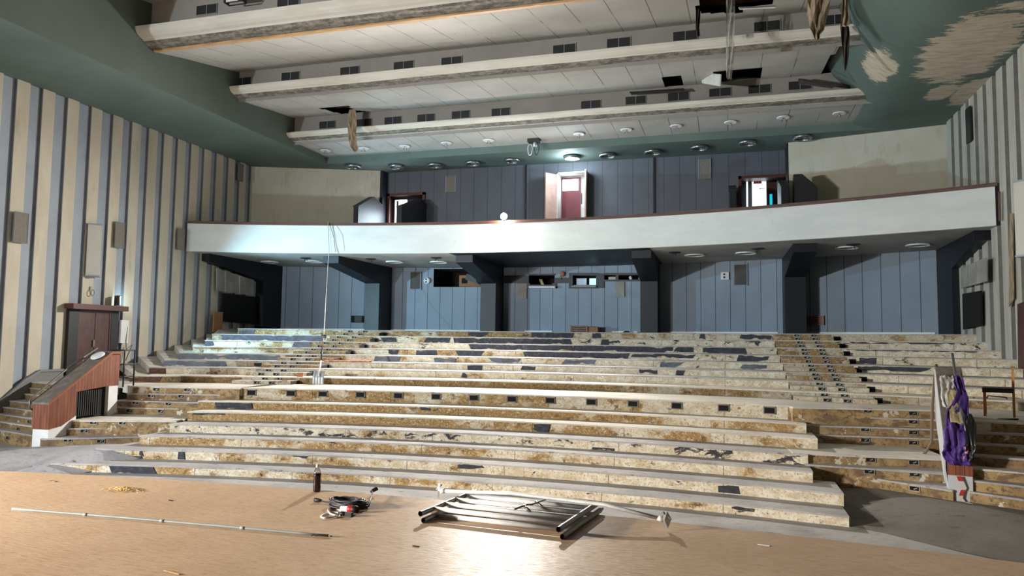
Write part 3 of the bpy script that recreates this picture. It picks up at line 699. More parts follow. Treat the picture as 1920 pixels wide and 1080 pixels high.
for i, ((px, py), w) in enumerate(UL):
    p = atz(px, py, 4.6); lab = f'broken dark ceiling rose with hanging wires under the balcony, {w}'
    if i == 0: ru.location = p; ru['label'] = lab
    else: dup(ru, p, lab, rotz=i*.9)
# broken pendant
p = atz(1001, 262, 8.64); r = thing('pendant_fitting', 'dark pendant fitting with two dangling wire loops below the white ceiling', 'light fitting', p)
MB().box(p.x-.2, p.x+.2, p.y-.15, p.y+.15, p.z-.1, p.z+.02).build('housing', 'dark', r)
MB().lathe(p+V((.05, -.05, -.1)), [(.05, 0), (.07, -.05), (.06, -.16), (.02, -.18)], 12).build('socket', 'alu', r)
for s in (-1, 1):
    c0 = p+V((.12*s, -.05, -.36)); MB().tube([c0+V((.1*math.cos(a)*.8, .03*math.sin(a*2), .2*math.sin(a))) for a in frange(-4.6, 1.6, 20)], .013, 6).build('loop', 'white' if s < 0 else 'dark', r)
# torn strips hanging from the ceiling holes
def strip(px, Y, name, label, mat, seed, thick=.02, wob=.06):
    """px: list of (x centre, y, width) in photo pixels down the strip, hung at depth Y"""
    mb = MB(); n = len(px); rows = []
    for i, (x, y, w) in enumerate(px):
        a = aty(x-w/2, y, Y); b = aty(x+w/2, y, Y); row = []
        for k in range(7):
            q = a.lerp(b, k/6); q = q+V((0, wob*math.sin(k*1.9+i*1.3+seed)+wob*.7*noise.noise(V((k*.8, i*.9, seed))), 0)); row.append(q)
        rows.append(row)
    vs = [q for r in rows for q in r]; m = len(vs); vs2 = [q+V((0, thick, 0)) for q in vs]
    fs = [(i*7+k, i*7+k+1, (i+1)*7+k+1, (i+1)*7+k) for i in range(n-1) for k in range(6)]
    mb.add(vs+vs2, fs+[tuple(m+j for j in reversed(f)) for f in fs]+[(i*7, (i+1)*7, m+(i+1)*7, m+i*7) for i in range(n-1)]+[(i*7+6, m+i*7+6, m+(i+1)*7+6, (i+1)*7+6) for i in range(n-1)]+[(k, m+k, m+k+1, k+1) for k in range(6)]+[((n-1)*7+k, (n-1)*7+k+1, m+(n-1)*7+k+1, m+(n-1)*7+k) for k in range(6)])
    base = rows[0][3]
    return single(mb, name, mat, base, label, 'torn strip')
strip([(660, 206, 14), (659, 218, 14), (660, 232, 15), (661, 246, 15), (661, 258, 15), (661, 268, 15), (663, 276, 12), (666, 284, 4)], 22.0, 'hanging_strip', 'stained board strip dangling from the ceiling hole on the left', 'torn', 1)
strip([(1535, -30, 42), (1535, 0, 42), (1534, 22, 40), (1533, 40, 32), (1532, 55, 27), (1530, 66, 14), (1533, 74, 8)], 17.2, 'hanging_strip', 'wide torn beige sheet hanging at the top right of the ceiling', 'torn', 5, wob=.1)
strip([(1584, -30, 12), (1584, 10, 12), (1585, 30, 14), (1584, 48, 16)], 18.6, 'hanging_strip', 'narrow pale torn strip above the brown tapering one', 'torn', 9)
strip([(1584, 49, 17), (1585, 65, 17), (1585, 82, 14), (1586, 100, 11), (1586, 118, 8), (1585, 132, 3)], 18.8, 'hanging_strip', 'brown tapering board hanging beside the green ceiling at right', 'tornback', 3)
strip([(1309, 18, 9), (1309, 35, 8), (1308, 52, 7), (1309, 68, 8)], 17.6, 'hanging_strip', 'short dark torn strip hanging at the left edge of the top ceiling hole', 'tornback', 4)
# transparent sheeting
t = NT('clear_dusty_plastic'); n = t.noise(9, 6, stretch=(2, 2, .6)); t.val(t.b.inputs['Alpha'], t.step(n, .25, .8)); M['plastic'] = t.fin(rgb(190, 186, 176), .25)
strip([(1369, -30, 17), (1370, 0, 17), (1370, 25, 16), (1369, 50, 16), (1369, 75, 15), (1369, 100, 15), (1368, 125, 13), (1367, 148, 9)], 17.9, 'hanging_plastic_sheet', 'clear plastic sheet hanging through the upper ceiling hole', 'plastic', 8, thick=.004)
# loose boards
def board(pxs, Y, label, mat, th=.03, name='loose_board'):
    P = [aty(x, y, yy) for (x, y), yy in zip(pxs, Y)]; n = (P[1]-P[0]).cross(P[2]-P[0]).normalized()*th
    mb = MB(); mb.prism(P, n); return single(mb, name, mat, P[0], label, 'loose board')
board([(1314, 137), (1351, 139), (1350, 162), (1316, 156)], [22.3, 21.2, 21.2, 22.3], 'pale loose board tilted down beside the ceiling hole', 'tornwhite')
board([(1497, 147), (1510, 148), (1568, 159), (1560, 164), (1498, 156)], [22.2, 22.2, 21.9, 21.9, 22.2], 'black board fallen across the last cove under the ceiling corner', 'tornback')
board([(1180, 172), (1282, 165), (1284, 170), (1184, 177)], [22.6, 22.4, 22.3, 22.5], 'thin dark board sagging under the ceiling below the small square hole', 'tornback', .02)
board([(1385, 13), (1455, 10), (1454, 13), (1387, 16)], [18.0, 18.0, 17.9, 17.9], 'white edge board still hanging across the top ceiling hole', 'tornwhite', .03)
# lantern behind the nearest cove
p = aty(446, -1, 15.4); r = thing('ceiling_lantern', 'black framed lantern hanging above the cove nearest the stage', 'lantern', p)
mb = MB(); a, b, c = .26, .1, .14
for sx in (-1, 1):
    for sz in (-1, 1): mb.box(p.x-a, p.x+a, p.y-.1+sx*.08, p.y-.08+sx*.08, p.z+sz*c-.012, p.z+sz*c+.012)
    mb.box(p.x+sx*a-.012, p.x+sx*a+.012, p.y-.2, p.y, p.z-c, p.z+c)
mb.build('frame', 'dark', r)
MB().box(p.x-a+.02, p.x+.12, p.y-.15, p.y-.12, p.z-c+.02, p.z+c-.02).build('glass', 'white', r)
MB().box(p.x+.13, p.x+a-.02, p.y-.17, p.y-.1, p.z-c+.02, p.z+c).build('gear_box', 'dark', r)

# ---------------------------------------------------------------- left wall fittings
t = NT('speaker_cloth'); n = t.noise(40, 3); c = t.mix(t.step(n, .4, .6), rgb(116, 110, 102), rgb(134, 128, 120)); M['cloth'] = t.fin(c, .9)
SPK = [((27, 397), (52, 402), (24, 453), 'leftmost on the striped left wall'), ((216, 416), (233, 420), (213, 463), 'right of the long wall lamp'), ((333, 429), (345, 432), (332, 467), 'next to the end of the balcony front')]
for a, b, c, w in SPK:
    A, B, C = (atx(*q, XL+.14) for q in (a, b, c)); r = thing('wall_speaker', f'square brown speaker panel {w}', 'speaker', (XL+.13, A.y, C.z))
    MB().box(XL+.13, XL+.17, A.y, B.y, C.z, A.z).build('grille_cloth', 'cloth', r)
    mb = MB()
    for z in (C.z-.01, A.z): mb.box(XL+.13, XL+.18, A.y-.01, B.y+.01, z, z+.012)
    for y in (A.y-.012, B.y): mb.box(XL+.13, XL+.18, y, y+.012, C.z, A.z)
    mb.build('frame', 'sidegrey', r)
A, B, C = atx(447, 305, XL+.14), atx(456, 306, XL+.14), atx(446, 338, XL+.14)
mb = MB().box(XL+.13, XL+.17, A.y, B.y, C.z, A.z); single(mb, 'wall_speaker', 'cloth', (XL+.13, A.y, C.z), 'small brown speaker panel high on the left wall above the balcony', 'speaker')
# long prismatic wall lamps
t = NT('frosted_lamp_glass'); t.b.inputs['Transmission Weight'].default_value = .25; M['frost'] = t.fin(rgb(226, 222, 212), .25)
def walllamp(x, s, y0, y1, z0, z1, label):
    r = thing('wall_lamp', label, 'wall lamp', (x, (y0+y1)/2, z0)); ym = (y0+y1)/2
    MB().prism([(x, y0, z0+.04), (x+s*.24, ym, z0+.04), (x, y1, z0+.04)], (0, 0, z1-z0-.08)).build('diffuser', 'frost', r)
    mb = MB(); mb.prism([(x, y0-.01, z0), (x+s*.26, ym, z0), (x, y1+.01, z0)], (0, 0, .04)); mb.prism([(x, y0-.01, z1-.04), (x+s*.26, ym, z1-.04), (x, y1+.01, z1-.04)], (0, 0, .04)); mb.build('end_cap', 'bluegrey', r)
walllamp(XL+.135, 1, 17.08, 17.6, 3.36, 4.92, 'long pale prismatic wall lamp above the dark red door on the left wall')
walllamp(XR-.135, -1, 18.4, 18.97, 3.6, 5.3, 'long pale wall lamp at the edge of the right wall')
p = atx(173, 549, XL+.15); r = thing('wall_hook', 'little metal ring on a wall plate under the long lamp', 'hook', p)
MB().tube([p+V((.02, .06*math.sin(a), .09*math.cos(a))) for a in frange(0, 6.28, 16)], .012, 6).build('ring', 'steel', r); MB().box(p.x-.02, p.x+.005, p.y-.02, p.y+.03, p.z+.08, p.z+.2).build('plate', 'cream', r)
# door in the left wall
y0, y1 = 16.55, 18.33; r = thing('wooden_door_unit', 'dark red double door with deep black reveal and wooden lintel in the left wall', 'door', (XL, (y0+y1)/2, .39))
MB().box(XL+.1, XL+.2, y0, y0+.33, .39, 2.4).build('reveal', 'doorframe', r); MB().box(XL+.1, XL+.2, y1-.28, y1, .39, 2.4).build('reveal', 'doorframe', r)
MB().box(XL+.1, XL+.42, y0-.08, y1+.14, 2.38, 2.53).build('lintel', 'lintel', r)
for a, b, m in ((y0+.33, y0+.92, 'door'), (y0+.94, y1-.28, 'door')):
    l = MB().box(XL+.11, XL+.17, a, b, .4, 2.3).build('door_leaf', m, r)
mb = MB(); mb.box(XL+.1, XL+.2, y0+.33, y1-.28, 2.3, 2.38); mb.box(XL+.1, XL+.19, y1-.33, y1-.28, .4, 2.3); mb.box(XL+.1, XL+.19, y0+.33, y0+.36, .4, 2.3); mb.build('door_frame', 'door', r)
mb = MB(); mb.box(XL+.15, XL+.22, y0+.86, y0+.9, 1.3, 1.5); mb.build('door_handle', 'steel', r)
# LED flood standing on the lintel
p = V((XL+.3, 18.12, 2.53)); r = thing('flood_lamp', 'small bright white floodlight standing on the door lintel', 'floodlight', p)
M['ledglow'] = emit('led_panel', (.62, .92, 1, 1), 60)
MB().obox(p+V((0, 0, .17)), (.11, -.05, 0), (.02, .03, 0), (0, 0, .15)).build('housing', 'dark', r)
MB().obox(p+V((.03, .045, .17)), (.095, -.043, 0), (.003, .006, 0), (0, 0, .12)).build('lens', 'ledglow', r)
MB().tube([p+V((-.1, 0, .2)), p+V((-.1, 0, .02)), p+V((.1, 0, .02)), p+V((.1, 0, .2))], .012, 6).build('bracket', 'steel', r)
FLD = p+V((.06, .12, .18))
# meter box beside the door
A = atx(222, 600, XL+.14); B = atx(235, 640, XL+.14); r = thing('electric_box', 'white electric box with dangling cable right of the door', 'box', (XL+.13, A.y, B.z))
MB().box(XL+.145, XL+.26, A.y, A.y+.3, B.z-.05, A.z).build('case', 'white', r)
MB().tube([(XL+.25, A.y+.26, A.z-.2), (XL+.27, A.y+.2, B.z), (XL+.2, A.y+.3, B.z-.25), (XL+.3, A.y+.42, B.z-.1), (XL+.2, A.y+.3, B.z-.6)], .012, 6).build('cable', 'dark', r)

# ---------------------------------------------------------------- balcony fittings
p = V((-7.19, 23.36, 5.65)); r = thing('flood_lamp', 'glaring floodlight clamped on the middle of the balcony rail', 'floodlight', p)
M['halo'] = emit('halogen_lens', (1, .96, .88, 1), 120)
MB().lathe(p+V((0, .1, .13)), [(.001, 0), (.07, 0), (.11, .05), (.125, .12), (.115, .12)], 20, V((0, -1, -.1))).build('housing', 'dark', r)
MB().lathe(p+V((0, -.018, .12)), [(.001, .012), (.06, .01), (.115, 0)], 20, V((0, -1, -.1))).build('lens', 'halo', r)
MB().box(p.x-.04, p.x+.04, p.y, p.y+.08, p.z, p.z+.06).build('clamp', 'steel', r)
# sloped-top entry walls of the balcony stairs
def gable(x0, x1, ya, yb, zf, zp, zb, pk, label):
    r = thing('stair_side_wall', label, 'side wall', ((x0+x1)/2, ya, 5.0), 'sloped side walls of the balcony stairs'); ym = ya+(yb-ya)*pk
    MB().prism([(x0, ya, 5), (x0, ya, zf), (x0, ym, zp), (x0, yb, zb), (x0, yb, 5)], (x1-x0, 0, 0)).build('panel', 'black', r)
    mb = MB(); e = .025
    for (ya_, za), (yb_, zb_) in (((ya-.02, zf), (ym, zp)), ((ym, zp), (yb, zb))):
        mb.prism([(x0-e, ya_, za), (x0-e, yb_, zb_), (x0-e, yb_, zb_+.04), (x0-e, ya_, za+.04)], (x1-x0+2*e, 0, 0))
    mb.build('capping', 'capping' if 0 else 'dark', r)
gable(-13.5, -13.3, 24.64, 26.6, 6.57, 7.15, 6.95, .62, 'blue-lit sloped side wall left of the left balcony door')
gable(-11.75, -11.55, 24.7, 27.0, 6.5, 7.1, 7.0, .75, 'black sloped side wall right of the left balcony door')
gable(.05, .25, 24.3, 27.0, 6.48, 7.05, 7.0, .75, 'dark sloped side wall left of the right balcony door')
gable(1.6, 1.82, 24.3, 26.05, 6.57, 7.0, 6.95, .75, 'dark grey sloped side wall right of the right balcony door')
# dark box beside it in front of the beige wall
P = [aty(x, y, 24.6) for x, y in ((1488, 420), (1488, 327), (1504, 326), (1533, 350), (1533, 420))]
single(MB().prism(P, (0, .3, 0)), 'plywood_screen', 'dark', P[0], 'dark cut-corner screen in front of the right beige wall', 'screen')
# doors
M['daylight'] = emit('daylight_pane', (.80, .93, 1, 1), 3.2); M['pinkday'] = emit('pinkish_daylight_pane', (1, .93, .94, 1), 3.0); M['cyan'] = emit('cyan_light_strip', (.02, .55, .75, 1), 1.0)
def frame(d, name, label, mat, th=.1):
    r = thing(name, label, 'door frame', ((d[0]+d[1])/2, YB, 5.2)); mb = MB(); x0, x1, z1 = d
    mb.box(x0-th, x0, YB-.1, YB+.02, 5.1, z1+th); mb.box(x1, x1+th, YB-.1, YB+.02, 5.1, z1+th); mb.box(x0-th, x1+th, YB-.1, YB+.02, z1, z1+th); mb.build('frame', mat, r); return r
ra = frame(DO['a'], 'doorway_surround', 'dark red surround of the left balcony door', 'lintel')
MB().box(-13.03, -12.5, YB+.16, YB+.18, 5.2, 7.3).build('bright_pane', 'pinkday', ra); MB().box(-12.93, -12.86, YB+.1, YB+.15, 5.2, 7.25).build('mullion', 'doorframe', ra)
MB().box(-12.48, -11.8, YB+.16, YB+.24, 5.2, 7.3).build('door_leaf', 'door', ra)
rc = frame(DO['c'], 'doorway_surround', 'dark red surround of the right balcony door', 'lintel')
a = aty(1410, 338, YB+.55); b = aty(1437, 381, YB+.55); q = MB().box(a.x, b.x, YB+.55, YB+.57, 5.2, a.z).build('bright_pane', 'daylight', rc)
MB().box(a.x+.05, b.x-.15, YB+.54, YB+.55, a.z-.14, a.z-.02).build('pane_sticker', 'red', rc)
e = aty(1422, 354, YB+.5); MB().tube([e+V((-.05, 0, 0)), e+V((.22, 0, .01))], .012, 6).tube([e+V((.06, 0, -.05)), e+V((.06, 0, .05))], .01, 6).tube([e+V((.2, 0, -.05)), e+V((.2, 0, .08)), e+V((.12, 0, .08))], .01, 6).build('door_latch', 'dark', rc)
c = aty(1443, 364, YB+.5); MB().box(c.x, c.x+.09, YB+.5, YB+.52, 5.3, c.z).build('light_strip', 'cyan', rc)
c = aty(1401, 339, YB+.5); MB().box(c.x-.03, c.x+.02, YB+.5, YB+.52, 5.3, c.z).build('light_gap', 'daylight', rc)
MB().box(b.x+.02, 1.93, YB+.53, YB+.56, 5.2, 7.4).build('door_leaf', 'door', rc)
M['pinkdoor'] = plain('pale_pinkish_door', rgb(196, 160, 150), .45, var=.15)
rb = frame(DO['b'], 'doorway_surround', 'white surround of the open centre balcony door', 'whiteframe', .04)
MB().box(-6.15, -5.42, YB+.48, YB+.53, 5.2, 7.93).build('inner_door', 'redroom', rb)
MB().box(-6.12, -5.5, YB+.465, YB+.48, 7.42, 7.86).build('bright_pane', 'daylight', rb)
l1 = MB().prism([(-6.2, YB-.05, 5.2), (-6.55, YB-.5, 5.2), (-6.55, YB-.5, 7.95), (-6.2, YB-.05, 7.95)], (-.04, .03, 0)).build('door_leaf', 'pinkdoor', rb)
MB().prism([(-5.1, YB-.05, 5.2), (-5.06, YB-.55, 5.2), (-5.06, YB-.55, 7.98), (-5.1, YB-.05, 7.98)], (.05, 0, 0)).build('door_leaf', 'pinkdoor', rb)
MB().box(-5.3, -5.27, YB-.0, YB+.06, 6.8, 7.2).build('door_handle', 'lintel', rb)
for (x, y, w, h), m, lab in (((845, 345, 17, 30), 'cloth', 'faint grey speaker panel on the upper rear wall, left'), ((1321, 317, 22, 36), 'cloth', 'brownish speaker panel on the upper rear wall, right')):
    a = aty(x-w/2, y-h/2, YB-.03); b = aty(x+w/2, y+h/2, YB-.03); r = thing('wall_speaker', lab, 'speaker', (a.x, YB, b.z))
    MB().box(a.x, b.x, YB-.04, YB, b.z, a.z).build('grille_cloth', m, r); MB().box(a.x-.02, a.x, YB-.05, YB, b.z, a.z).build('frame_side', 'bluegrey', r); MB().box(b.x, b.x+.02, YB-.05, YB, b.z, a.z).build('frame_side', 'bluegrey', r)
p0 = atx(1816, 237, XR-.14); single(MB().box(XR-.17, XR-.13, p0.y-.25, p0.y+.15, p0.z-.45, p0.z+.5), 'wall_speaker', 'dark', (XR-.13, p0.y, p0.z-.45), 'dark speaker panel high on the right wall', 'speaker')

# ---------------------------------------------------------------- fittings on the lower rear wall
def wp(px, py, off=.0):
    p = onwall(px, py, off); return p
def wallbox(x0, y0, x1, y1, d, name, mat, parent=None, off=0):
    a = wp(x0, y0, off); b = wp(x1, y1, off); xa, xb = a.x, b.x; ya, yb = wally(xa)-off, wally(xb)-off
    mb = MB(); mb.prism([(xa, ya, b.z), (xb, yb, b.z), (xb, yb, a.z), (xa, ya, a.z)], (0, -d, 0)); return mb
def wthing(x0, y0, x1, y1, d, name, label, cat, mat, part='panel', rim=None, off=.0):
    a = wp((x0+x1)/2, y1); r = thing(name, label, cat, a); wallbox(x0, y0, x1, y1, d, name, mat, off=off).build(part, mat, r)
    if rim:
        a = wp(x0, y0, off); b = wp(x1, y1, off); ya, yb = wally(a.x)-off-d-.005, wally(b.x)-off-d-.005; mb = MB(); w = .035
        mb.prism([(a.x-w, ya, b.z-w), (a.x, ya, b.z-w), (a.x, ya, a.z+w), (a.x-w, ya, a.z+w)], (0, d+.01, 0)); mb.prism([(b.x, yb, b.z-w), (b.x+w, yb, b.z-w), (b.x+w, yb, a.z+w), (b.x, yb, a.z+w)], (0, d+.01, 0))
        mb.prism([(a.x, ya, a.z), (b.x, yb, a.z), (b.x, yb, a.z+w), (a.x, ya, a.z+w)], (0, d+.01, 0)); mb.prism([(a.x, ya, b.z-w), (b.x, yb, b.z-w), (b.x, yb, b.z), (a.x, ya, b.z)], (0, d+.01, 0)); mb.build('rim', rim, r)
    return r
M['cloth2'] = plain('dark_speaker_cloth', rgb(84, 80, 76), .9)
M['clothpale'] = plain('pale_speaker_cloth', rgb(150, 146, 138), .9, var=.18, sc=2)
wthing(771, 510, 789, 542, .06, 'wall_speaker', 'brown speaker panel on the rear wall beside the left round siren', 'speaker', 'cloth2', 'grille_cloth', 'greywall')
wthing(1377, 497, 1400, 534, .06, 'wall_speaker', 'dark speaker panel on the rear wall beside the square siren', 'speaker', 'cloth2', 'grille_cloth', 'greywall')
wthing(973, 532, 988, 559, .06, 'wall_speaker', 'pale stained speaker panel left of the projection windows', 'speaker', 'clothpale', 'grille_cloth')
wthing(1154, 529, 1171, 557, .06, 'wall_speaker', 'pale speaker panel under the right projection opening', 'speaker', 'clothpale', 'grille_cloth')
for x, y, sq, lab in ((801.5, 526.5, 0, 'round white siren on the rear wall beside the left speaker'), (1359, 517.5, 1, 'square white siren on the rear wall beside the dark speaker')):
    p = wp(x, y, .02); r = thing('wall_siren', lab, 'siren', p)
    if sq: MB().box(p.x-.14, p.x+.14, p.y-.1, p.y+.02, p.z-.14, p.z+.14).build('body', 'white', r)
    else: MB().lathe(p, [(.001, .1), (.10, .1), (.13, .08), (.135, 0)], 24, V((0, -1, 0))).build('body', 'white', r)
    for s in (-1, 1): MB().lathe(p+V((-.02, -.105, .055*s)), [(.001, .01), (.035, .008), (.036, 0)], 12, V((0, -1, 0))).build('sounder', 'dark', r)
# projection opening items
h = HL[0]; yy = wally((h[0]+h[1])/2)
r = thing('plywood_cabinet', 'beige plywood cabinet inside the left projection opening', 'cabinet', (h[1]-.6, yy+.9, h[2]))
MB().box(h[1]-1.22, h[1]-.02, yy+.7, yy+1.2, h[2]+.01, h[3]-.2).build('body', 'card', r); MB().box(h[1]-1.1, h[1]-.85, yy+.68, yy+.7, h[2]+.2, h[2]+.42).build('opening', 'void', r)
a = wp(868, 517); b = wp(897, 528); r = thing('film_projector', 'dark projector lying tilted in the left projection opening', 'projector', (a.x, yy+.4, b.z))
MB().obox((a+b)/2+V((0, .45, 0)), ((b.x-a.x)/2, 0, (b.z-a.z)/2), (0, .12, 0), (.03, 0, .12)).build('body', 'dark', r); MB().tube([(b.x-.1, yy+.3, b.z+.04), (b.x+.05, yy+.1, b.z-.04)], .07, 12).build('lens', 'dark', r)
MB().tube([(a.x+.1, yy+.42, a.z+.05), (a.x+.3, yy+.42, a.z+.1), (a.x+.5, yy+.42, a.z-.05)], .02, 6).build('cable', 'steel', r)
# black projection board with shelves and windows
r = thing('projection_board', 'black board of projection windows and shelves across the middle rear wall', 'projection board', wp(1070, 541))
mb = MB()
def wb(x0, y0, x1, y1, d=.05, off=.0):
    a = wp(x0, y0, off); b = wp(x1, y1, off); c = wp(x0, y1, off); e = wp(x1, y0, off); mb.prism([(a.x, wally(a.x)-off, c.z), (b.x, wally(b.x)-off, b.z), (b.x, wally(b.x)-off, e.z), (a.x, wally(a.x)-off, a.z)], (0, -d, 0))
for q in ((946, 517, 992, 531), (992, 514, 1041, 516.5), (1040, 521, 1070, 531), (1067, 512, 1122, 516.5), (1067, 516, 1074, 541), (1118, 513, 1133, 540), (1133, 512, 1198, 516), (1133, 524.5, 1198, 527.5), (1155, 514, 1160, 526), (992, 534, 1041, 539), (1067, 536, 1122, 541), (988, 531, 994, 541), (1036, 531, 1044, 541)): wb(*q)
mb.build('board', 'black', r)
mb = MB(); wb(994, 537, 1043, 541, .22); mb.build('shelf', 'lightgrey', r); mb = MB(); wb(1073, 536.5, 1119, 539, .2); mb.build('shelf', 'face', r)
for x0, x1, m in ((1078, 1097, 'lensoff'), (1102.5, 1117, None)):
    a = wp(x0, 521); b = wp(x1, 533); mb = MB(); mb.prism([(a.x, wally(a.x)+.3, b.z), (b.x, wally(b.x)+.3, b.z), (b.x, wally(b.x)+.3, a.z), (a.x, wally(a.x)+.3, a.z)], (0, .03, 0))
    M['winblue'] = M.get('winblue') or emit('blue_daylight_pane', (.30, .40, .52, 1), .55); M['wincyan'] = M.get('wincyan') or emit('cyan_daylight_pane', (.45, .85, .9, 1), 1.1)
    mb.build('window_pane', 'winblue' if m else 'wincyan', r)
a = wp(1010, 523); b = wp(1017, 533.5); mb = MB(); mb.obox(a.lerp(b, .5)+V((0, .2, 0)), (.06, 0, .0), (0, .03, 0), (.05, 0, -.12)); single(mb, 'paper_packet', 'paperdirt', b+V((0, .2, 0)), 'yellowish packet leaning in the left projection window', 'packet')
a = wp(1146, 522.5); single(MB().box(a.x-.14, a.x+.14, a.y+.2, a.y+.4, a.z-.05, a.z+.09), 'grey_box', 'steel', a+V((0, .2, -.05)), 'grey box inside the right projection opening', 'box')
a = wp(1182, 521); single(MB().lathe(a+V((0, .1, 0)), [(.001, .06), (.07, .05), (.09, 0), (.07, -.05), (.001, -.06)], 14, V((1, 0, .4))), 'coiled_part', 'white', a+V((0, .1, 0)), 'small white coil in the right projection opening', 'coil')
# alarm bell on the board
p = wp(1055, 513.5, .05); r = thing('wall_fixture', 'rusty round fitting with a hanging tail above the projection board', 'fitting', p)
MB().lathe(p, [(.001, .1), (.07, .09), (.1, .04), (.1, 0)], 16, V((0, -1, 0))).build('body', 'brick', r); MB().tube([p+V((-.05, -.05, -.03)), p+V((-.09, -.06, -.13)), p+V((-.05, -.05, -.22))], .022, 6).build('tail', 'card', r)
# small things along the foot of the rear wall
r = wthing(659, 592, 686, 605, .05, 'socket_recess', 'small dark recessed box low on the rear wall, left', 'panel', 'void', 'panel'); a = wp(666, 592); wallbox(666, 593, 679, 604, .055, '', 'cloth2').build('cover', 'cloth2', r)
a = wp(1509, 594); b = wp(1543, 608); r = thing('radiator_grille', 'red-brown slatted grille low on the rear wall at right', 'grille', (a.x, wally(a.x)-.1, b.z)); n = 5
M['rust'] = plain('red_brown_paint', rgb(120, 62, 46), .6)
for k in range(n):
    z = b.z+(a.z-b.z)*k/(n-1); MB().prism([(a.x, wally(a.x)-.12, z-.02), (b.x, wally(b.x)-.12, z-.02), (b.x, wally(b.x)-.12, z+.02), (a.x, wally(a.x)-.12, z+.02)], (0, .04, 0)).build('slat', 'rust', r)
MB().box(b.x-.02, b.x+.01, wally(b.x)-.12, wally(b.x)-.02, b.z-.03, a.z+.03).build('end_post', 'woodedge', r); MB().box(a.x-.01, a.x+.02, wally(a.x)-.12, wally(a.x)-.02, b.z-.03, a.z+.03).build('end_post', 'woodedge', r)
a = wp(1071, 607, .5); b = wp(1103, 621, .5); r = thing('slatted_crate', 'worn pinkish slatted crate standing on the top terrace', 'crate', (a.x, a.y, 1.95)); M['pinkwood'] = plain('pinkish_wood', rgb(150, 118, 104), .8, var=.25)
for k in range(4): MB().box(a.x, b.x, a.y-.2, a.y-.17, 1.97+k*.075, 2.02+k*.075).build('slat', 'pinkwood', r)
mb = MB()
for x in (a.x, b.x-.05): mb.box(x, x+.05, a.y-.17, a.y-.13, 1.95, 2.26)
mb.build('post', 'pinkwood', r); MB().box(a.x, b.x, a.y-.13, a.y+.1, 1.95, 2.2).build('back', 'brownvoid', r)
a = wp(1103, 613, .4); b = wp(1122, 621, .4); single(MB().box(a.x, b.x, a.y-.2, a.y+.12, 1.95, a.z), 'cardboard_box', 'card', (a.x, a.y, 1.95), 'brown cardboard box beside the slatted crate', 'box')
a = wp(1175, 618.5, .4); single(MB().lathe((a.x, a.y, 1.95), [(.16, 0), (.15, .05), (.08, .1), (.001, .11)], 14), 'rubble_lump', 'dark', (a.x, a.y, 1.95), 'dark lump on the top terrace right of the cardboard box', 'lump')
# side recesses at both ends under the balcony
def sidepan(pts, X, d, name, label, cat, mat, s):
    P = [atx(x, y, X) for x, y in pts]; mb = MB(); mb.prism(P, (s*d, 0, 0)); return single(mb, name, mat, P[0], label, cat)
sidepan([(416, 550), (477, 557), (477, 608), (415, 603)], XL+.17, .05, 'side_door', 'dark side doorway under the left end of the balcony', 'doorway', 'void', 1)
for i, (x0, x1) in enumerate(((405, 420), (421, 446), (448, 474))):
    sidepan([(x0, 503+(x0-405)*.32), (x1, 503+(x1-405)*.32), (x1, 545+(x1-405)*.14), (x0, 545+(x0-405)*.14)], XL+.2+.06*i, .05, 'wall_speaker', f'hanging beige acoustic panel under the left end of the balcony, {ORD[i]} from the left', 'panel', 'clothpale', 1)
sidepan([(400, 585), (416, 585), (414, 624), (398, 622)], XL+.3, .05, 'cardboard_sheet', 'brown cardboard sheet leaning on the left wall under the balcony', 'cardboard', 'card', 1)
sidepan([(1842, 545), (1808, 551), (1809, 618), (1843, 610)], XR-.17, .05, 'side_door', 'dark side doorway under the right end of the balcony', 'doorway', 'void', -1)
for i, (x0, x1) in enumerate(((1804, 1818), (1819, 1833), (1834, 1852))):
    sidepan([(x0, 502-(x0-1804)*.4), (x1, 502-(x1-1804)*.4), (x1, 541-(x1-1804)*.28), (x0, 541-(x0-1804)*.28)], XR-.2-.03*i, .04, 'acoustic_panel', f'grey acoustic panel under the right end of the balcony, {ORD[i]} from the left', 'panel', 'clothpale', -1)
p0 = atx(1868, 590, XR-.2); sidepan([(1895, 400), (1899, 400), (1902, 560), (1893, 575)], XR-.15, .02, 'torn_wall_strip', 'long torn brown strip peeling off the right wall', 'torn strip', 'torn', -1)
sidepan([(1913, 570), (1945, 560), (1945, 800), (1916, 782)], XR-.16, .06, 'side_door', 'dark red door edge at the right wall', 'door', 'door', -1)
sidepan([(1873, 360), (1876, 359), (1877, 414), (1874, 415)], XR-.16, .02, 'rail_end_strip', 'brown strip at the right end of the balcony front', 'strip', 'railwood', -1)
# ---------------------------------------------------------------- stair parapets
def parapet(base_px, dirx, w, label, side):
    """timber clad sloping wall; s runs back from the front end along (dirx, 1)"""
    A = atz(*base_px, -.75); d = V((dirx, 1, 0)).normalized(); q = V((d.y, -d.x, 0))*(1 if side == 'L' else 1)
    r = thing('stair_parapet', label, 'stair parapet', A); L = 1.98
    def P(s, o, z): return A+d*s-q*o+V((0, 0, z-A.z))
    zf, zb, zt = .13, 1.2, -.33        # top of front end, top of back end, top of plinth at front
    return r, P, L, zf, zb, zt
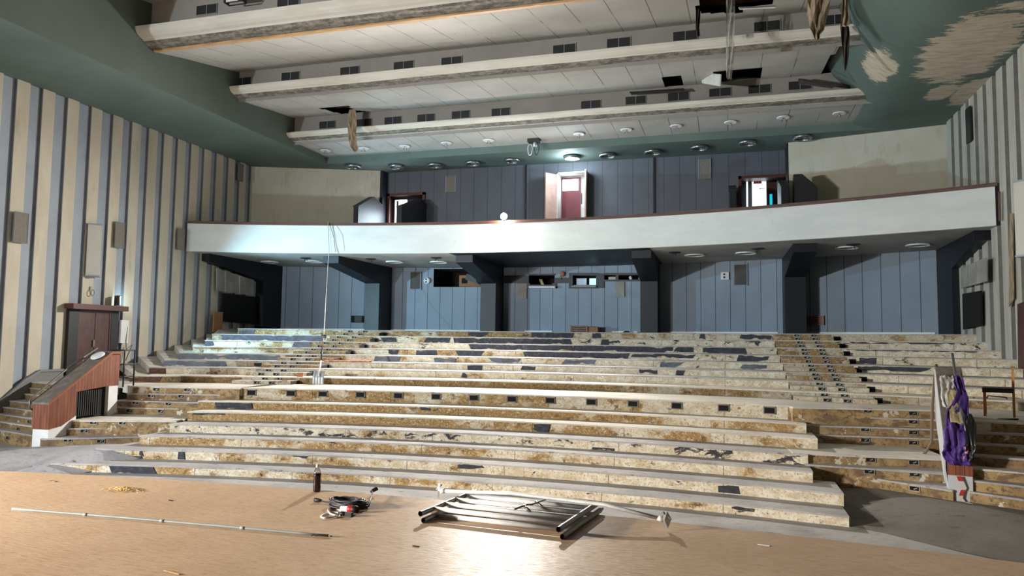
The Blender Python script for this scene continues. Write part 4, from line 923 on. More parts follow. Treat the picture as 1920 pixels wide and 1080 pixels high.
# left one: A is the front corner on the audience-centre side, o runs to the wall
r, P, L, zf, zb, zt = parapet((88, 837), -.06, .38, 'mahogany clad sloping stair parapet with black grille beside the left door', 'L')
w = .42
fl = [(0, -.4), (.55, -.30), (.72, -.18), (1.62, .42), (1.95, .42)]      # foot of the cladding along s
mb = MB(); top = [(0, zf), (.02, zf), (1.72, zb), (1.98, zb)]
side = [P(s, 0, z) for s, z in [(0, -.4), (.35, -.36), (.72, -.17)]]+[P(.72, 0, .36), P(1.66, 0, .44), P(1.98, 0, .44), P(1.98, 0, zb), P(1.70, 0, zb), P(0, 0, zf)]
mb.prism(side, P(0, w, 0)-P(0, 0, 0)); mb.build('cladding', 'clad', r)
mb = MB(); tp = [P(0, -.03, zf), P(1.70, -.03, zb), P(1.98, -.03, zb)]
mb.prism([P(-.03, -.03, zf), P(1.70, -.03, zb), P(1.70, -.03, zb+.045), P(-.03, -.03, zf+.045)], P(0, w+.06, 0)-P(0, 0, 0))
mb.prism([P(1.70, -.03, zb), P(2.0, -.03, zb), P(2.0, -.03, zb+.045), P(1.70, -.03, zb+.045)], P(0, w+.06, 0)-P(0, 0, 0)); mb.build('capping', 'capping', r)
mb = MB(); mb.prism([P(-.035, -.035, zf-.01), P(1.70, -.035, zb-.01), P(2.0, -.035, zb-.01), P(2.0, -.035, zb+.05), P(1.70, -.035, zb+.05), P(-.035, -.035, zf+.05)], P(0, .03, 0)-P(0, 0, 0)); mb.build('edge_moulding', 'cladplain', r)
mb = MB(); mb.prism([P(.02, .01, -.9), P(.75, .01, -.6), P(.75, .01, -.17), P(.35, .01, -.36), P(.02, .01, -.4)], P(0, w-.02, 0)-P(0, 0, 0)); mb.build('plinth', 'white', r)
mb = MB(); mb.prism([P(1.68, .01, -.3), P(1.97, .01, -.2), P(1.97, .01, .44), P(1.68, .01, .44)], P(0, w-.02, 0)-P(0, 0, 0)); mb.build('end_panel', 'white', r)
mb = MB(); mb.prism([P(.72, .10, -.25), P(1.68, .10, -.25), P(1.68, .10, .43), P(.72, .10, .36)], P(0, w-.12, 0)-P(0, 0, 0)); g = mb.build('grille_back', 'void', r)
for k in range(11):
    s = .76+k*.062; MB().prism([P(s, .03, -.2), P(s+.03, .03, -.2), P(s+.03, .03, .37), P(s, .03, .37)], P(0, .04, 0)-P(0, 0, 0)).build('grille_bar', 'dark', r)
mb = MB()
for o in (.10, .16, .22): mb.prism([P(.98, o, zf+.61), P(1.52, o, zf+.96), P(1.52, o, zf+1.0), P(.98, o, zf+.65)], P(0, .035, 0)-P(0, 0, 0))
mb.build('slot_vent', 'void', r)
mb = MB(); mb.tube([P(.02, w+.02, .0), P(-.06, w+.03, .06), P(-.06, w+.03, .2), P(.02, w+.03, zf+.16), P(1.0, w+.03, zf+.80), P(1.75, w+.03, zb+.12)], .022, 8)
for s, z in ((.4, zf+.3), (1.3, zf+.86)): mb.tube([P(s, w+.03, z+.11), P(s, w-.03, z)], .012, 6)
mb.build('handrail', 'steel', r)
c = P(1.45, .15, zf+.98); single(MB().lathe(c+V((0, 0, .03)), [(.001, 0), (.14, 0), (.16, .01), (.15, .03), (.06, .035), (.001, .03)], 20, V((0, -.53, .85))), 'plaster_blob', 'white', c, 'flat white plaster blob on the sloping top of the left parapet', 'plaster blob')
# steel railing behind it
p = P(2.06, .0, .39); r = thing('steel_railing', 'black tubular railing at the back of the left stair parapet', 'railing', p); mb = MB(); a = P(2.02, w, 1.3); b = atz(250, 723, .39)
for z in (1.27, .92, .62): mb.tube([(a.x+.02, a.y+.08, z), (b.x, b.y, z)], .018, 8)
mb.build('rail', 'dark', r); MB().tube([(b.x, b.y, .39), (b.x, b.y, 1.28)], .02, 8).tube([(a.x+.45, a.y+.09, .39), (a.x+.45, a.y+.09, 1.28)], .018, 8).build('post', 'dark', r)

# right one: A is the front corner on the centre side, width runs to the right
A = atz(1777, 937, -.75); Bq = atz(1826, 942, -.75); q = (Bq-A); w = q.length; q.normalize(); d = V((.185, 1, 0)).normalized()
def Q(s, o, z): return A+d*s+q*o+V((0, 0, z-A.z))
r = thing('stair_parapet', 'sloping stair parapet on the right, draped with a purple cloth', 'stair parapet', A); RP = r
zf, zb = .16, 1.2; n = Q(0, w, 0)-Q(0, 0, 0)
MB().prism([Q(0, 0, -.37), Q(.72, 0, -.17), Q(1.98, 0, .42), Q(1.98, 0, zb), Q(1.70, 0, zb), Q(0, 0, zf)], n).build('cladding', 'clad', r)
mb = MB(); mb.prism([Q(-.03, -.03, zf), Q(1.70, -.03, zb), Q(1.70, -.03, zb+.045), Q(-.03, -.03, zf+.045)], n*1.15); mb.prism([Q(1.70, -.03, zb), Q(2.0, -.03, zb), Q(2.0, -.03, zb+.045), Q(1.70, -.03, zb+.045)], n*1.15); mb.build('capping', 'capping', r)
MB().prism([Q(.0, .01, -.9), Q(1.98, .01, -.4), Q(1.98, .01, .42), Q(.72, .01, -.17), Q(0, .01, -.37)], n*.96).build('plinth', 'lightgrey', r)
mb = MB(); mb.prism([Q(-.01, -.035, -.5), Q(1.98, -.035, .3), Q(1.98, -.035, zb), Q(1.7, -.035, zb), Q(-.01, -.035, zf)], q*.02); mb.build('side_board', 'lightgrey', r)
mb = MB(); mb.tube([Q(.1, w*.72, zf+.25), Q(1.0, w*.72, zf+.75), Q(1.85, w*.72, zb+.28)], .022, 8); mb.tube([Q(1.3, w*.72, zf+.9), Q(1.3, w*.72, zf+.78)], .012, 6); mb.build('handrail', 'steel', r)

# purple cloth draped over the slope
t = NT('purple_cloth'); nn = t.noise(4, 6, dist=.5); c = t.mix(t.step(nn, .3, .7), rgb(62, 34, 110), rgb(84, 52, 136)); t.bump(t.noise(7, 6, dist=1.2), .7, .03); M['purple'] = t.fin(c, .55)
def cloth(name, rows, mat, label, cat, fold=.035, seed=0, nx=14):
    """rows: (s, o_left, o_right, lift) on the slope of the right parapet"""
    mb = MB(); vs = []; m = len(rows)
    def zs(s): return zf+.05+(zb-zf)*min(max(s, 0), 1.7)/1.7
    fine = []
    for i in range(len(rows)-1):
        for k in range(4):
            u = k/4; fine.append(tuple(a+(b-a)*u for a, b in zip(rows[i], rows[i+1])))
    fine.append(rows[-1])
    for i, (s, ol, orr, lift) in enumerate(fine):
        for k in range(nx):
            o = ol+(orr-ol)*k/(nx-1); f = fold*(.5*math.sin(k*.55+seed+i*.5)+1.6*noise.noise(V((k*.33, i*.30, seed)))+1.1*abs(noise.noise(V((k*.7+i*.25, i*.6, seed+5)))))+.02
            if s < 0: p = Q(-.04-f-lift*.5, o*w, zf+s*1.0)
            else: p = Q(s, o*w, zs(s)+f+lift)
            p = p+q*(.03*noise.noise(V((i*.4, 7+(k > nx/2)*3, seed)))); vs.append(p)
    N = len(fine); mb.add(vs, [(i*nx+k, i*nx+k+1, (i+1)*nx+k+1, (i+1)*nx+k) for i in range(N-1) for k in range(nx-1)], True)
    o = single(mb, name, mat, vs[0], label, cat); md = o.modifiers.new('thick', 'SOLIDIFY'); md.thickness = .012; return o
cloth('purple_cloth', [(1.25, .62, .80, .12), (1.0, .62, .98, .16), (.7, .60, 1.1, .14), (.4, .15, 1.0, .06), (.15, .02, 1.0, .06), (0, -.12, 1.02, .06), (-.12, -.15, 1.0, .05), (-.25, -.12, .95, .04), (-.36, .12, .92, .03)], 'purple', 'crumpled purple cloth hanging over the front of the right stair parapet', 'cloth', .05, 2, 22)
cloth('packaging_sheet', [(1.38, .10, .62, .03), (1.2, .0, .66, .08), (1.0, .0, .60, .10), (.75, .0, .45, .05), (.6, .05, .3, .03)], 'tornwhite', 'crumpled dirty white plastic on top of the right parapet', 'plastic', .03, 5)
cloth('paper_sack', [(.95, .22, .62, .10), (.7, .26, .70, .09), (.45, .24, .78, .1), (.15, .22, .86, .1)], 'paperdirt', 'creased beige paper sack lying on the purple cloth', 'sack', .012, 8)
# red and white barrier tape
t = NT('red_white_tape'); z = t.sep()[2]; c = t.mix(t.math('LESS_THAN', t.math('FRACT', t.math('DIVIDE', z, .22)), .42), rgb(216, 208, 204), rgb(190, 56, 52)); M['tape'] = t.fin(c, .5)
tp = [(1798, 893, 9), (1803, 905, 10), (1808, 915, 9), (1803, 925, 8), (1801, 934, 8), (1806, 941, 8), (1822, 950, 5)]
mb = MB(); vs = []
for i, (x, y, ww) in enumerate(tp):
    yy = (A.y-.10 if i < 6 else A.y-.22)
    for e in (-1, 1): vs.append(aty(x+e*ww/2, y, yy))
for i in range(len(vs)): vs[i] = V((vs[i].x, vs[i].y, max(vs[i].z, -.745)))
mb.add(vs, [(2*i, 2*i+1, 2*i+3, 2*i+2) for i in range(len(tp)-1)]); o = single(mb, 'barrier_tape', 'tape', vs[0], 'red and white barrier tape trailing from the purple cloth to the floor', 'tape'); o.modifiers.new('thick', 'SOLIDIFY').thickness = .004
p = Q(-.16, w*.92, .0); M['pink'] = plain('pink_strap', rgb(226, 150, 160), .6); single(MB().tube([aty(1810, 838, A.y-.14), aty(1813, 846, A.y-.16), aty(1810, 856, A.y-.14), aty(1808, 864, A.y-.13)], .022, 8), 'pink_strap', 'pink', aty(1810, 864, A.y-.14), 'short pink strap hanging over the purple cloth', 'strap')
M['blackbag'] = plain('black_rubbish_sack', rgb(22, 20, 24), .4)
cloth('black_sack', [(.25, .78, 1.12, .16), (.05, .72, 1.2, .16), (-.05, .74, 1.12, .12), (-.2, .76, 1.05, .08), (-.3, .8, .95, .06)], 'blackbag', 'black sack bulging at the right edge of the purple cloth', 'sack', .03, 3)
# bent pipe leaning on the parapet
z4 = RST[3][0].z; foot = atz(1733, 851, -.26)
pp = [foot, aty(1746, 832, foot.y+.1), aty(1747, 825, foot.y+.12), aty(1748, 760, foot.y+.3), aty(1752, 710, foot.y+.6), aty(1756, 684, foot.y+.8)]
single(MB().tube(pp, .024, 10), 'bent_pipe', 'woodedge', foot, 'bent brown pipe leaning against the right parapet from the stair landing', 'pipe'); bpy.data.objects['bent_pipe'].data.materials[0] = plain('brown_pipe', rgb(104, 84, 64), .5)
# chair on the right of the cross aisle
fl_ = atz(1847, 780, .39); fr_ = fl_+V((.954, -.30, 0))*.43; r = thing('wooden_chair', 'small wooden chair with a black seat on the cross aisle by the right wall', 'chair', (fl_+fr_)/2)
ex = (fr_-fl_).normalized(); ey = V((.30, .954, 0)); W = (fr_-fl_).length; hs = .44
def C(a, b, z): return fl_+ex*a+ey*b+V((0, 0, z))
def leg(a, b, top, mat): MB().prism([C(a-.02, b-.02, 0), C(a+.02, b-.02, 0), C(a+.02, b+.02, 0), C(a-.02, b+.02, 0)], (0, 0, top)).build('leg', mat, r)
leg(0, 0, hs, 'chairwood'); leg(0, .42, hs, 'chairwood'); leg(W, 0, .86, 'chairwood'); leg(W, .42, .86, 'chairwood')
mb = MB(); mb.prism([C(-.03, -.03, hs-.02), C(W, -.03, hs-.02), C(W, -.03, hs+.06), C(-.03, -.03, hs+.06)], ey*.48); mb.build('seat', 'dark', r)
mb = MB(); mb.prism([C(W-.015, 0, .66), C(W+.015, 0, .66), C(W+.015, 0, .84), C(W-.015, 0, .84)], ey*.42); mb.build('backrest', 'dark', r)
MB().prism([C(0, -.01, .3), C(W, -.01, .3), C(W, -.01, .34), C(0, -.01, .34)], ey*.02).build('stretcher', 'chairwood', r) if 0 else None
# thin frame lying behind the chair
a = atz(1826, 764, .39); b = atz(1900, 768, .39); mb = MB(); mb.tube([aty(1826, 745, a.y), a+V((0, 0, .02)), aty(1845, 764, a.y), aty(1852, 742, a.y), aty(1886, 745, a.y), aty(1893, 755, a.y)], .016, 6)
single(mb, 'bent_rod', 'dark', a, 'dark bent rod lying behind the wooden chair', 'rod')
a = atz(1890, 786, .395); mb = MB(); mb.obox(a, (.14, -.05, .01), (.02, .05, 0), (0, 0, .012)); single(mb, 'rubber_scrap', 'dark', a, 'black scrap on the aisle edge below the wooden chair', 'scrap')

# ---------------------------------------------------------------- lights let into the steps
M['stepmetal'] = plain('step_light_metal', rgb(150, 142, 130), .6, .3, var=.35, sc=20)
def steplight():
    r = thing('step_light', 'x', 'step light', (0, 0, 0), 'small metal lights let into the step risers'); W_, H = .085, .045
    mb = MB()
    for b in ((-W_, W_, H-.014, H), (-W_, W_, -H, -H+.014)): mb.box(b[0], b[1], -.012, .01, b[2], b[3])
    for x in (-W_, W_-.014): mb.box(x, x+.014, -.012, .01, -H, H)
    mb.build('frame', 'stepmetal', r)
    MB().box(-W_+.014, W_-.014, -.005, .01, -H+.014, H-.014).build('cavity', 'void', r)
    MB().obox((.015, -.008, .0), (.026, 0, .010), (0, .003, 0), (-.004, 0, .008)).build('lamp_holder', 'stepmetal', r); return r
slp = steplight(); used = [False]
def put_light(p, ang, lab):
    if not used[0]: slp.location = p; slp.rotation_euler = (0, 0, ang); slp['label'] = lab; used[0] = True
    else: dup(slp, p, lab, ang)
def onstair(px, py, e, i):
    A_, B_, n_ = e; p = atpl(px, py, A_-n_*.002, n_); return p, math.atan2(-n_.x, n_.y)
for i, prs in enumerate([((127, 825), (189, 827)), ((158, 808), (215, 809)), ((175, 792), (230, 793)), ((243, 770), (302, 771)), ((254, 755), (316, 757)), ((283, 742), (340, 743)), ((293, 730), (351, 731))]):
    for s, (px, py) in zip(('left', 'right'), prs): p, a = onstair(px, py, LST[i], i); put_light(p, a, f'metal step light, {s} one on the {ORD[i]} step up beside the left parapet')
for i, prs in enumerate([((1625, 908), (1715, 916)), ((1630, 884), (1715, 889)), ((1632, 862), (1713, 867)), ((1622, 825), (1712, 830)), ((1622, 805), (1712, 811)), ((1625, 787), (1712, 791)), ((1627, 770), (1712, 775))]):
    for s, (px, py) in zip(('left', 'right'), prs): p, a = onstair(px, py, RST[i], i); put_light(p, a, f'metal step light, {s} one on the {ORD[i]} step up left of the purple cloth')
for i, prs in enumerate([(), ((15, 821),), ((35, 804),), ((55, 791),)]):
    for px, py in prs: p, a = onstair(px, py, OLST[i], i); put_light(p, a, f'metal step light on the {ORD[i]} outer step against the left wall')
for i, px in enumerate([1912, 1915, 1908]): p, a = onstair(px, (880-25*0, 836, 815)[i]-4, ORST[3+i], i); 
LC = {'left': ([(482, 716), (497, 709), (490, 702), (504, 694), (520, 687), (532, 681), (550, 674), (561, 668), (577, 661), (588, 655), (600, 648), (611, 642), (627, 637), (636, 631), (648, 625.5), (657, 620)], 28),
      'right': ([(1551, 747), (1546, 738), (1541, 728), (1537, 718), (1532, 708.5), (1529, 700), (1523, 691.5), (1521, 683), (1516, 674.5), (1513, 668), (1509, 660), (1508, 653), (1503, 645.5), (1500, 638.5), (1496, 632), (1494, 625.5)], 40)}
for side, (L, dx) in LC.items():
    for i, (px, py) in enumerate(L):
        r_ = 7+i//2; dy = -.43 if i % 2 == 0 else 0
        for s in (0, 1):
            xx = rowx(px+s*dx*(1 if side == 'left' else (.80+.05*(15-i)/5)), r_, dy=dy); z0, z1 = RW[r_][3:5]; h = (z1-z0)/2; z = z0+h*.5 if i % 2 == 0 else z0+h*1.5
            ang = -math.atan2(xx+4.6, 26); put_light(V((xx, rowy(r_, xx, dy)-.008, z-.003)), ang, f"metal step light, {('left', 'right')[s]} one on the {ORD[i]} step up the {side} rear aisle")
# dark side cavities of the half steps
for side, pts in (('left', [(711, 627, 7), (694, 638, 6), (674, 649, 5), (648, 662, 4), (575, 703, 1)]), ('right', [(1565, 632, 7), (1574, 647, 6), (1584, 661, 5), (1595, 677, 4), (1606, 693, 3), (1615, 711, 2), (1630, 730, 1), (1645, 751, 0)])):
    for j, (px, py, k) in enumerate(pts):
        x = rowx(px, 7+k, dy=-.2); z0, z1 = RW[7+k][3:5]; y = rowy(7+k, x)-.012; b = (x, y, z0)
        mb = MB().box(x-.02, x+.20, y-.03, y+.01, z0, z0+(z1-z0)*.62); single(mb, 'step_cavity', 'void', b, f'dark hole beside the half step on the {ORD[k]} upper row, {side} rear aisle', 'hole', 'dark holes beside the rear aisles')
# ventilation openings in the tall riser
def ventopen():
    r = thing('vent_opening', 'x', 'vent', (0, 0, 0), 'ventilation openings in the tall riser below the cross aisle'); W_, H = .12, .075
    mb = MB()
    for b in ((-W_, W_, H-.02, H), (-W_, W_, -H, -H+.02)): mb.box(b[0], b[1], -.01, .02, b[2], b[3])
    for x in (-W_, W_-.02): mb.box(x, x+.02, -.01, .02, -H, H)
    mb.build('rim', 'capping', r); MB().box(-W_+.02, W_-.02, -.004, .02, -H+.02, H-.02).build('hole', 'void', r); return r
vo = ventopen()
for i, (px, py) in enumerate([(472, 740), (546, 741), (606, 741), (676, 742), (747, 743.5), (818, 745), (889, 746.5), (960, 749), (1032, 751.5), (1109, 754.5), (1187, 758), (1269, 762), (1357, 766.5), (1443, 770.5)]):
    x = rowx(px, 6, 0); p = V((x, rowy(6, x)-.012, .275)); lab = f'{ORD[i]} square ventilation opening from the left in the tall riser'; a = -math.atan2(x+4.6, 26)
    if i == 0: vo.location = p; vo['label'] = lab; vo.rotation_euler = (0, 0, a)
    else: dup(vo, p, lab, a)

# ---------------------------------------------------------------- carpet scraps left on the risers
def scrap(k, px0, px1, f0, f1, label, mat='carpet', seed=0, rag=.16, over=0):
    xa, xb = rowx(px0, k), rowx(px1, k); z0, z1 = RW[k][3:5]; n = max(8, int((xb-xa)/.08)); mb = MB(); h = z1-z0-.03
    lo_, hi_ = [], []
    rr = random.Random(seed*13+k); sl = [rr.uniform(-.07, .07) for _ in range(4)]; big = rag*(1.5+1.1*rr.random())
    if xb-xa < .45: sl = [v*.5 for v in sl]
    for i in range(n+1):
        u = i/n; x = xa+sl[0]+(xb+sl[1]-xa-sl[0])*u; x2 = xa+sl[2]+(xb+sl[3]-xa-sl[2])*u
        a = f0+big*1.5*max(0, noise.noise(V((x*2.1, k, seed)))+.7*noise.noise(V((x*7, k, seed)))-.03)
        b = f1-big*1.2*max(0, noise.noise(V((x*1.7, k+9, seed+4)))+.7*noise.noise(V((x*6, k, seed+2)))-.10)
        yo = -.014-.012*noise.noise(V((x*2, seed, k)))
        lo_.append((x, rowy(k, x)+yo, z0+h*max(0, a)+.004)); hi_.append((x2, rowy(k, x2)+yo, z0+h*min(1, max(a+.06, b))))
    m = n+1; mb.add(lo_+hi_, [(i, i+1, m+i+1, m+i) for i in range(n)])
    if over:
        ov = [(x, y+over, RW[k][4]+.008) for x, y, z in hi_]; mb.add([(x, y-.02, RW[k][4]+.006) for x, y, z in hi_]+ov, [(i, i+1, m+i+1, m+i) for i in range(n)])
    o = single(mb, 'carpet_scrap', mat, lo_[0], label, 'carpet scrap', 'dark carpet left on the terrace risers'); md = o.modifiers.new('thick', 'SOLIDIFY'); md.thickness = .014; md.offset = 0
    return o
low = lambda k: f'{ORD[k]} riser from the stage'
up = lambda k: f'{ORD[k-7]} riser above the cross aisle'
SC = [(0, 206, 291, .0, 1, f'large dark carpet strip at the left end of the {low(0)}', 'carpet'), (1, 246, 268, .0, .35, f'small dark scrap low at the left of the {low(1)}', 'carpet'), (1, 260, 269, .35, 1, f'dark tab near the left end of the {low(1)}', 'carpet'), (1, 334, 346, .05, 1, f'narrow dark tab on the {low(1)}, right of the left scraps', 'carpet'), (1, 548, 577, .62, 1, f'small dark scrap under the nosing of the {low(1)} above the bottle', 'carpet'), (1, 855, 902, .45, .95, f'dark scrap on the {low(1)} above the scaffold frame', 'carpet'),
      (0, 1104, 1112, .55, .95, f'tiny dark scrap in the middle of the {low(0)}', 'carpet'), (1, 1345, 1385, .1, .9, f'bluish dark scrap right of the middle on the {low(1)}', 'carpet'), (0, 1370, 1414, .5, 1, f'dark scrap under the nosing at the right of the {low(0)}', 'carpet'), (3, 600, 640, .0, .35, f'dark patch low on the {low(3)} left of the middle', 'carpet'), (4, 1000, 1030, .0, 1, f'grey carpet patch in the middle of the {low(4)}', 'carpet'), (5, 408, 470, .0, 1, f'black carpet strip at the left end of the {low(5)}', 'carpet'), (5, 788, 806, .5, 1, f'small dark tab on the {low(5)} below the vents', 'carpet'), (4, 360, 425, .72, 1, f'thin dark remnant at the left top of the {low(4)}', 'carpet'), (3, 1110, 1150, .0, .3, f'dark stain of carpet low on the {low(3)} right of the middle', 'carpet'),
      (7, 244, 300, 0, 1, f'dark brown cloth on the left end of the {up(7)}', 'rawwood'), (8, 279, 312, 0, 1, f'brown cloth on the left end of the {up(8)}', 'rawwood'),
      (9, 307, 425, 0, 1, f'long black vinyl on the left end of the {up(9)}', 'vinyl'), (10, 335, 525, 0, 1, f'long blue-black vinyl on the left of the {up(10)}', 'vinyl'), (13, 415, 610, 0, 1, f'long blue vinyl across the left of the {up(13)}', 'vinyl'), (12, 385, 400, .1, .9, f'short dark vinyl at the left end of the {up(12)}', 'vinyl'), (12, 550, 580, 0, 1, f'blue vinyl piece left of the aisle on the {up(12)}', 'vinyl'), (14, 446, 480, .1, 1, f'blue vinyl on the left end of the {up(14)}', 'vinyl'), (9, 478, 490, .1, .8, f'dark flap left of the rear aisle on the {up(9)}', 'carpet'),
      (13, 716, 745, .0, .9, f'first dark patch right of the left aisle on the {up(13)}', 'carpet'), (13, 798, 845, 0, 1, f'dark patch before the long dark strip on the {up(13)}', 'carpet'), (13, 850, 1072, 0, 1, f'long dark strip across the middle of the {up(13)}', 'carpet'), (13, 1127, 1140, 0, 1, f'narrow dark patch right of the middle on the {up(13)}', 'carpet'),
      (14, 876, 915, 0, 1, f'dark patch left of the middle on the {up(14)}', 'carpet'), (14, 995, 1075, 0, 1, f'dark strip in front of the crate on the {up(14)}', 'carpet'), (14, 1110, 1126, 0, 1, f'small dark patch right of the crate on the {up(14)}', 'carpet'), (14, 1312, 1322, 0, 1, f'tiny dark patch right of the middle on the {up(14)}', 'carpet'), (14, 1386, 1446, .1, 1, f'dark strip left of the right aisle on the {up(14)}', 'carpet'),
      (12, 880, 1075, 0, 1, f'long dark strip in the middle of the {up(12)}', 'carpet'), (12, 1078, 1260, 0, 1, f'wrinkled grey strip right of the middle on the {up(12)}', 'carpet'), (12, 1265, 1300, .1, 1, f'dark piece after the wrinkled strip on the {up(12)}', 'carpet'), (12, 1320, 1400, 0, 1, f'dark strip left of the right aisle on the {up(12)}', 'carpet'),
      (11, 728, 747, .1, 1, f'first dark patch on the {up(11)}', 'carpet'), (11, 778, 820, 0, 1, f'second dark patch on the {up(11)}', 'carpet'), (11, 856, 905, 0, 1, f'dark patch left of the middle strip on the {up(11)}', 'carpet'), (11, 983, 1180, 0, 1, f'long grey strip in the middle of the {up(11)}', 'carpet'), (11, 1182, 1300, .3, 1, f'dark strip with torn lower edge on the {up(11)}', 'carpet'), (11, 1385, 1440, 0, 1, f'dark patch left of the right aisle on the {up(11)}', 'carpet'), (11, 1612, 1642, 0, 1, f'dark patch right of the right aisle on the {up(11)}', 'carpet'),
      (10, 700, 752, .0, 1, f'shiny dark scrap right of the left aisle on the {up(10)}', 'vinyl'), (10, 818, 852, .0, .9, f'dark scrap left of the middle on the {up(10)}', 'vinyl'), (10, 920, 975, .15, 1, f'greenish shiny scrap in the middle of the {up(10)}', 'vinyl'), (10, 1058, 1115, .2, 1, f'shiny hanging scrap right of the middle on the {up(10)}', 'vinyl'), (10, 1236, 1280, 0, .9, f'crumpled dark scrap on the {up(10)} right of the middle', 'vinyl'), (10, 1390, 1435, .0, .85, f'rolled dark scrap left of the right aisle on the {up(10)}', 'vinyl'), (10, 1612, 1745, .3, 1, f'long torn strip right of the right aisle on the {up(10)}', 'carpet'),
      (9, 878, 905, .0, .95, f'dark scrap in the middle of the {up(9)}', 'carpet'), (9, 978, 1003, .25, 1, f'dark torn corner right of the middle on the {up(9)}', 'carpet'), (9, 1196, 1228, .1, .9, f'forked dark scrap on the {up(9)} right of the middle', 'carpet'), (9, 1268, 1282, .0, .9, f'small dark scrap left of the right aisle on the {up(9)}', 'carpet'), (8, 867, 874, .1, .9, f'tiny dark slash in the middle of the {up(8)}', 'carpet'), (13, 1590, 1790, .72, 1, f'thin torn edge right of the right aisle on the {up(13)}', 'carpet'), (12, 1590, 1830, .8, 1, f'thin torn edge right of the right aisle on the {up(12)}', 'carpet')]
for i, (k, a, b, f0, f1, lab, m) in enumerate(SC): scrap(k, a, b, f0, f1, lab, m, seed=i*1.7)

# ---------------------------------------------------------------- shovel, cord, rubble
x = rowx(598, 7, 0); a = atz(584, 719.5, .41); b = atz(612, 719.5, .41); c = (a+b)/2
r = thing('snow_shovel', 'aluminium snow shovel leaning on the risers in the left half of the cross aisle', 'shovel', c)
yb = a.y; mb = MB(); n = 13; vs = []
for j in range(5):
    for i in range(n):
        u = i/(n-1); p = a.lerp(b, u); zz = .41+j*.085; yy = yb+.02+j*.02-.03*math.sin(math.pi*min(j/4, 1))+.012*math.cos(u*2*math.pi*4); vs.append((p.x, yy, zz))
mb.add(vs, [(j*n+i, j*n+i+1, (j+1)*n+i+1, (j+1)*n+i) for j in range(4) for i in range(n-1)]); o = mb.build('blade', 'alu', r); o.modifiers.new('thick', 'SOLIDIFY').thickness = .01
t0 = aty(597, 705, yb-.02); t1 = aty(602, 676, yb+.3); t2 = aty(604.5, 650, yb+.6); t3 = aty(607, 629, yb+.85)
MB().tube([t0, t1], .02, 8).build('socket', 'white', r); MB().tube([t1, t2], .022, 8).build('shaft', 'dark', r); MB().tube([t2, t3], .016, 8).build('shaft', 'pinkwood', r)
MB().tube([t3+V((-.08, 0, 0)), t3+V((.08, 0, 0))], .02, 8).tube([t3+V((.08, 0, 0)), t3+V((.03, 0, -.12))], .012, 6).build('grip', 'dark', r)
p0 = V((aty(623, 418, 22.9).x, 0, 5.67)); p0.y = baly(p0.x)-.07
ps = [p0+V((0, .15, .0)), p0, aty(617, 470, p0.y-.05), aty(614, 510, p0.y-.2), aty(611, 560, p0.y-.9), aty(609, 600, p0.y-1.8), t3+V((0, 0, .02))]
M['cord'] = plain('pale_cord', rgb(196, 186, 176), .8); single(MB().tube(ps, .012, 6), 'hanging_rope', 'cord', p0, 'pale cord running from the balcony rail down to the snow shovel', 'cord')
q0 = p0+V((.04, 0, 0)); single(MB().tube([q0, aty(626, 445, p0.y-.03), aty(629, 473, p0.y-.02)], .008, 5), 'dark_wire', 'dark', q0, 'short dark wire hanging over the balcony front beside the pale cord', 'wire')
BR_ = [((563, 703), 1, 'single brick lying on the steps left of the snow shovel', .075), ((533, 717), 0, 'first broken brick on the cross aisle left of the shovel', .07), ((541, 716), 0, 'tallest broken brick in the row left of the shovel', .06)]
for (px, py), k, lab, s in BR_:
    p = atz(px, py+3, .395 if k == 0 else .58); mb = MB(); mb.obox(p+V((0, 0, s*.7)), (s, s*.4, 0), (-s*.25, s*.6, 0), (0, .01, s*.7)); single(mb, 'broken_brick', 'brick', p, lab, 'brick', 'bricks near the snow shovel')
mb = MB(); random.seed(3)
for i in range(70):
    x = rowx(random.uniform(608, 690), 9); y = rowy(9, x)+random.uniform(.0, .3); s = random.uniform(.01, .035); mb.obox((x, y, RW[9][4]+s*.6), (s*1.6, s*.5, 0), (-s*.4, s, .2*s), (0, .1*s, s*.7))
o = single(mb, 'brick_rubble', 'brick', mb.v[0], 'orange brick rubble scattered on a tread right of the shovel handle', 'rubble'); o['kind'] = 'stuff'

# ---------------------------------------------------------------- things on the stage
p = atz(594, 922, 0); r = thing('drink_bottle', 'dark brown plastic bottle standing at the stage edge', 'bottle', p)
t = NT('clear_pet'); t.b.inputs['Transmission Weight'].default_value = 1; t.b.inputs['IOR'].default_value = 1.3; M['pet'] = t.fin((.95, .95, .95, 1), .05)
M['cola'] = plain('dark_drink', rgb(40, 18, 16), .12, var=.1)
MB().lathe(p, [(.001, .002), (.034, .002), (.039, .012), (.038, .03), (.040, .05), (.037, .08), (.040, .11), (.037, .14), (.040, .165), (.039, .19), (.036, .192), (.001, .193)], 20).build('drink', 'cola', r)
MB().lathe(p, [(.038, .194), (.034, .215), (.024, .235), (.0155, .25), (.0145, .262)], 20).build('neck', 'pet', r)
MB().lathe(p, [(.001, .285), (.015, .284), (.016, .28), (.016, .262), (.0145, .26)], 16).build('cap', 'white', r)
MB().lathe(p, [(.018, .253), (.019, .256), (.018, .259), (.015, .259)], 16).build('neck_ring', 'white', r)
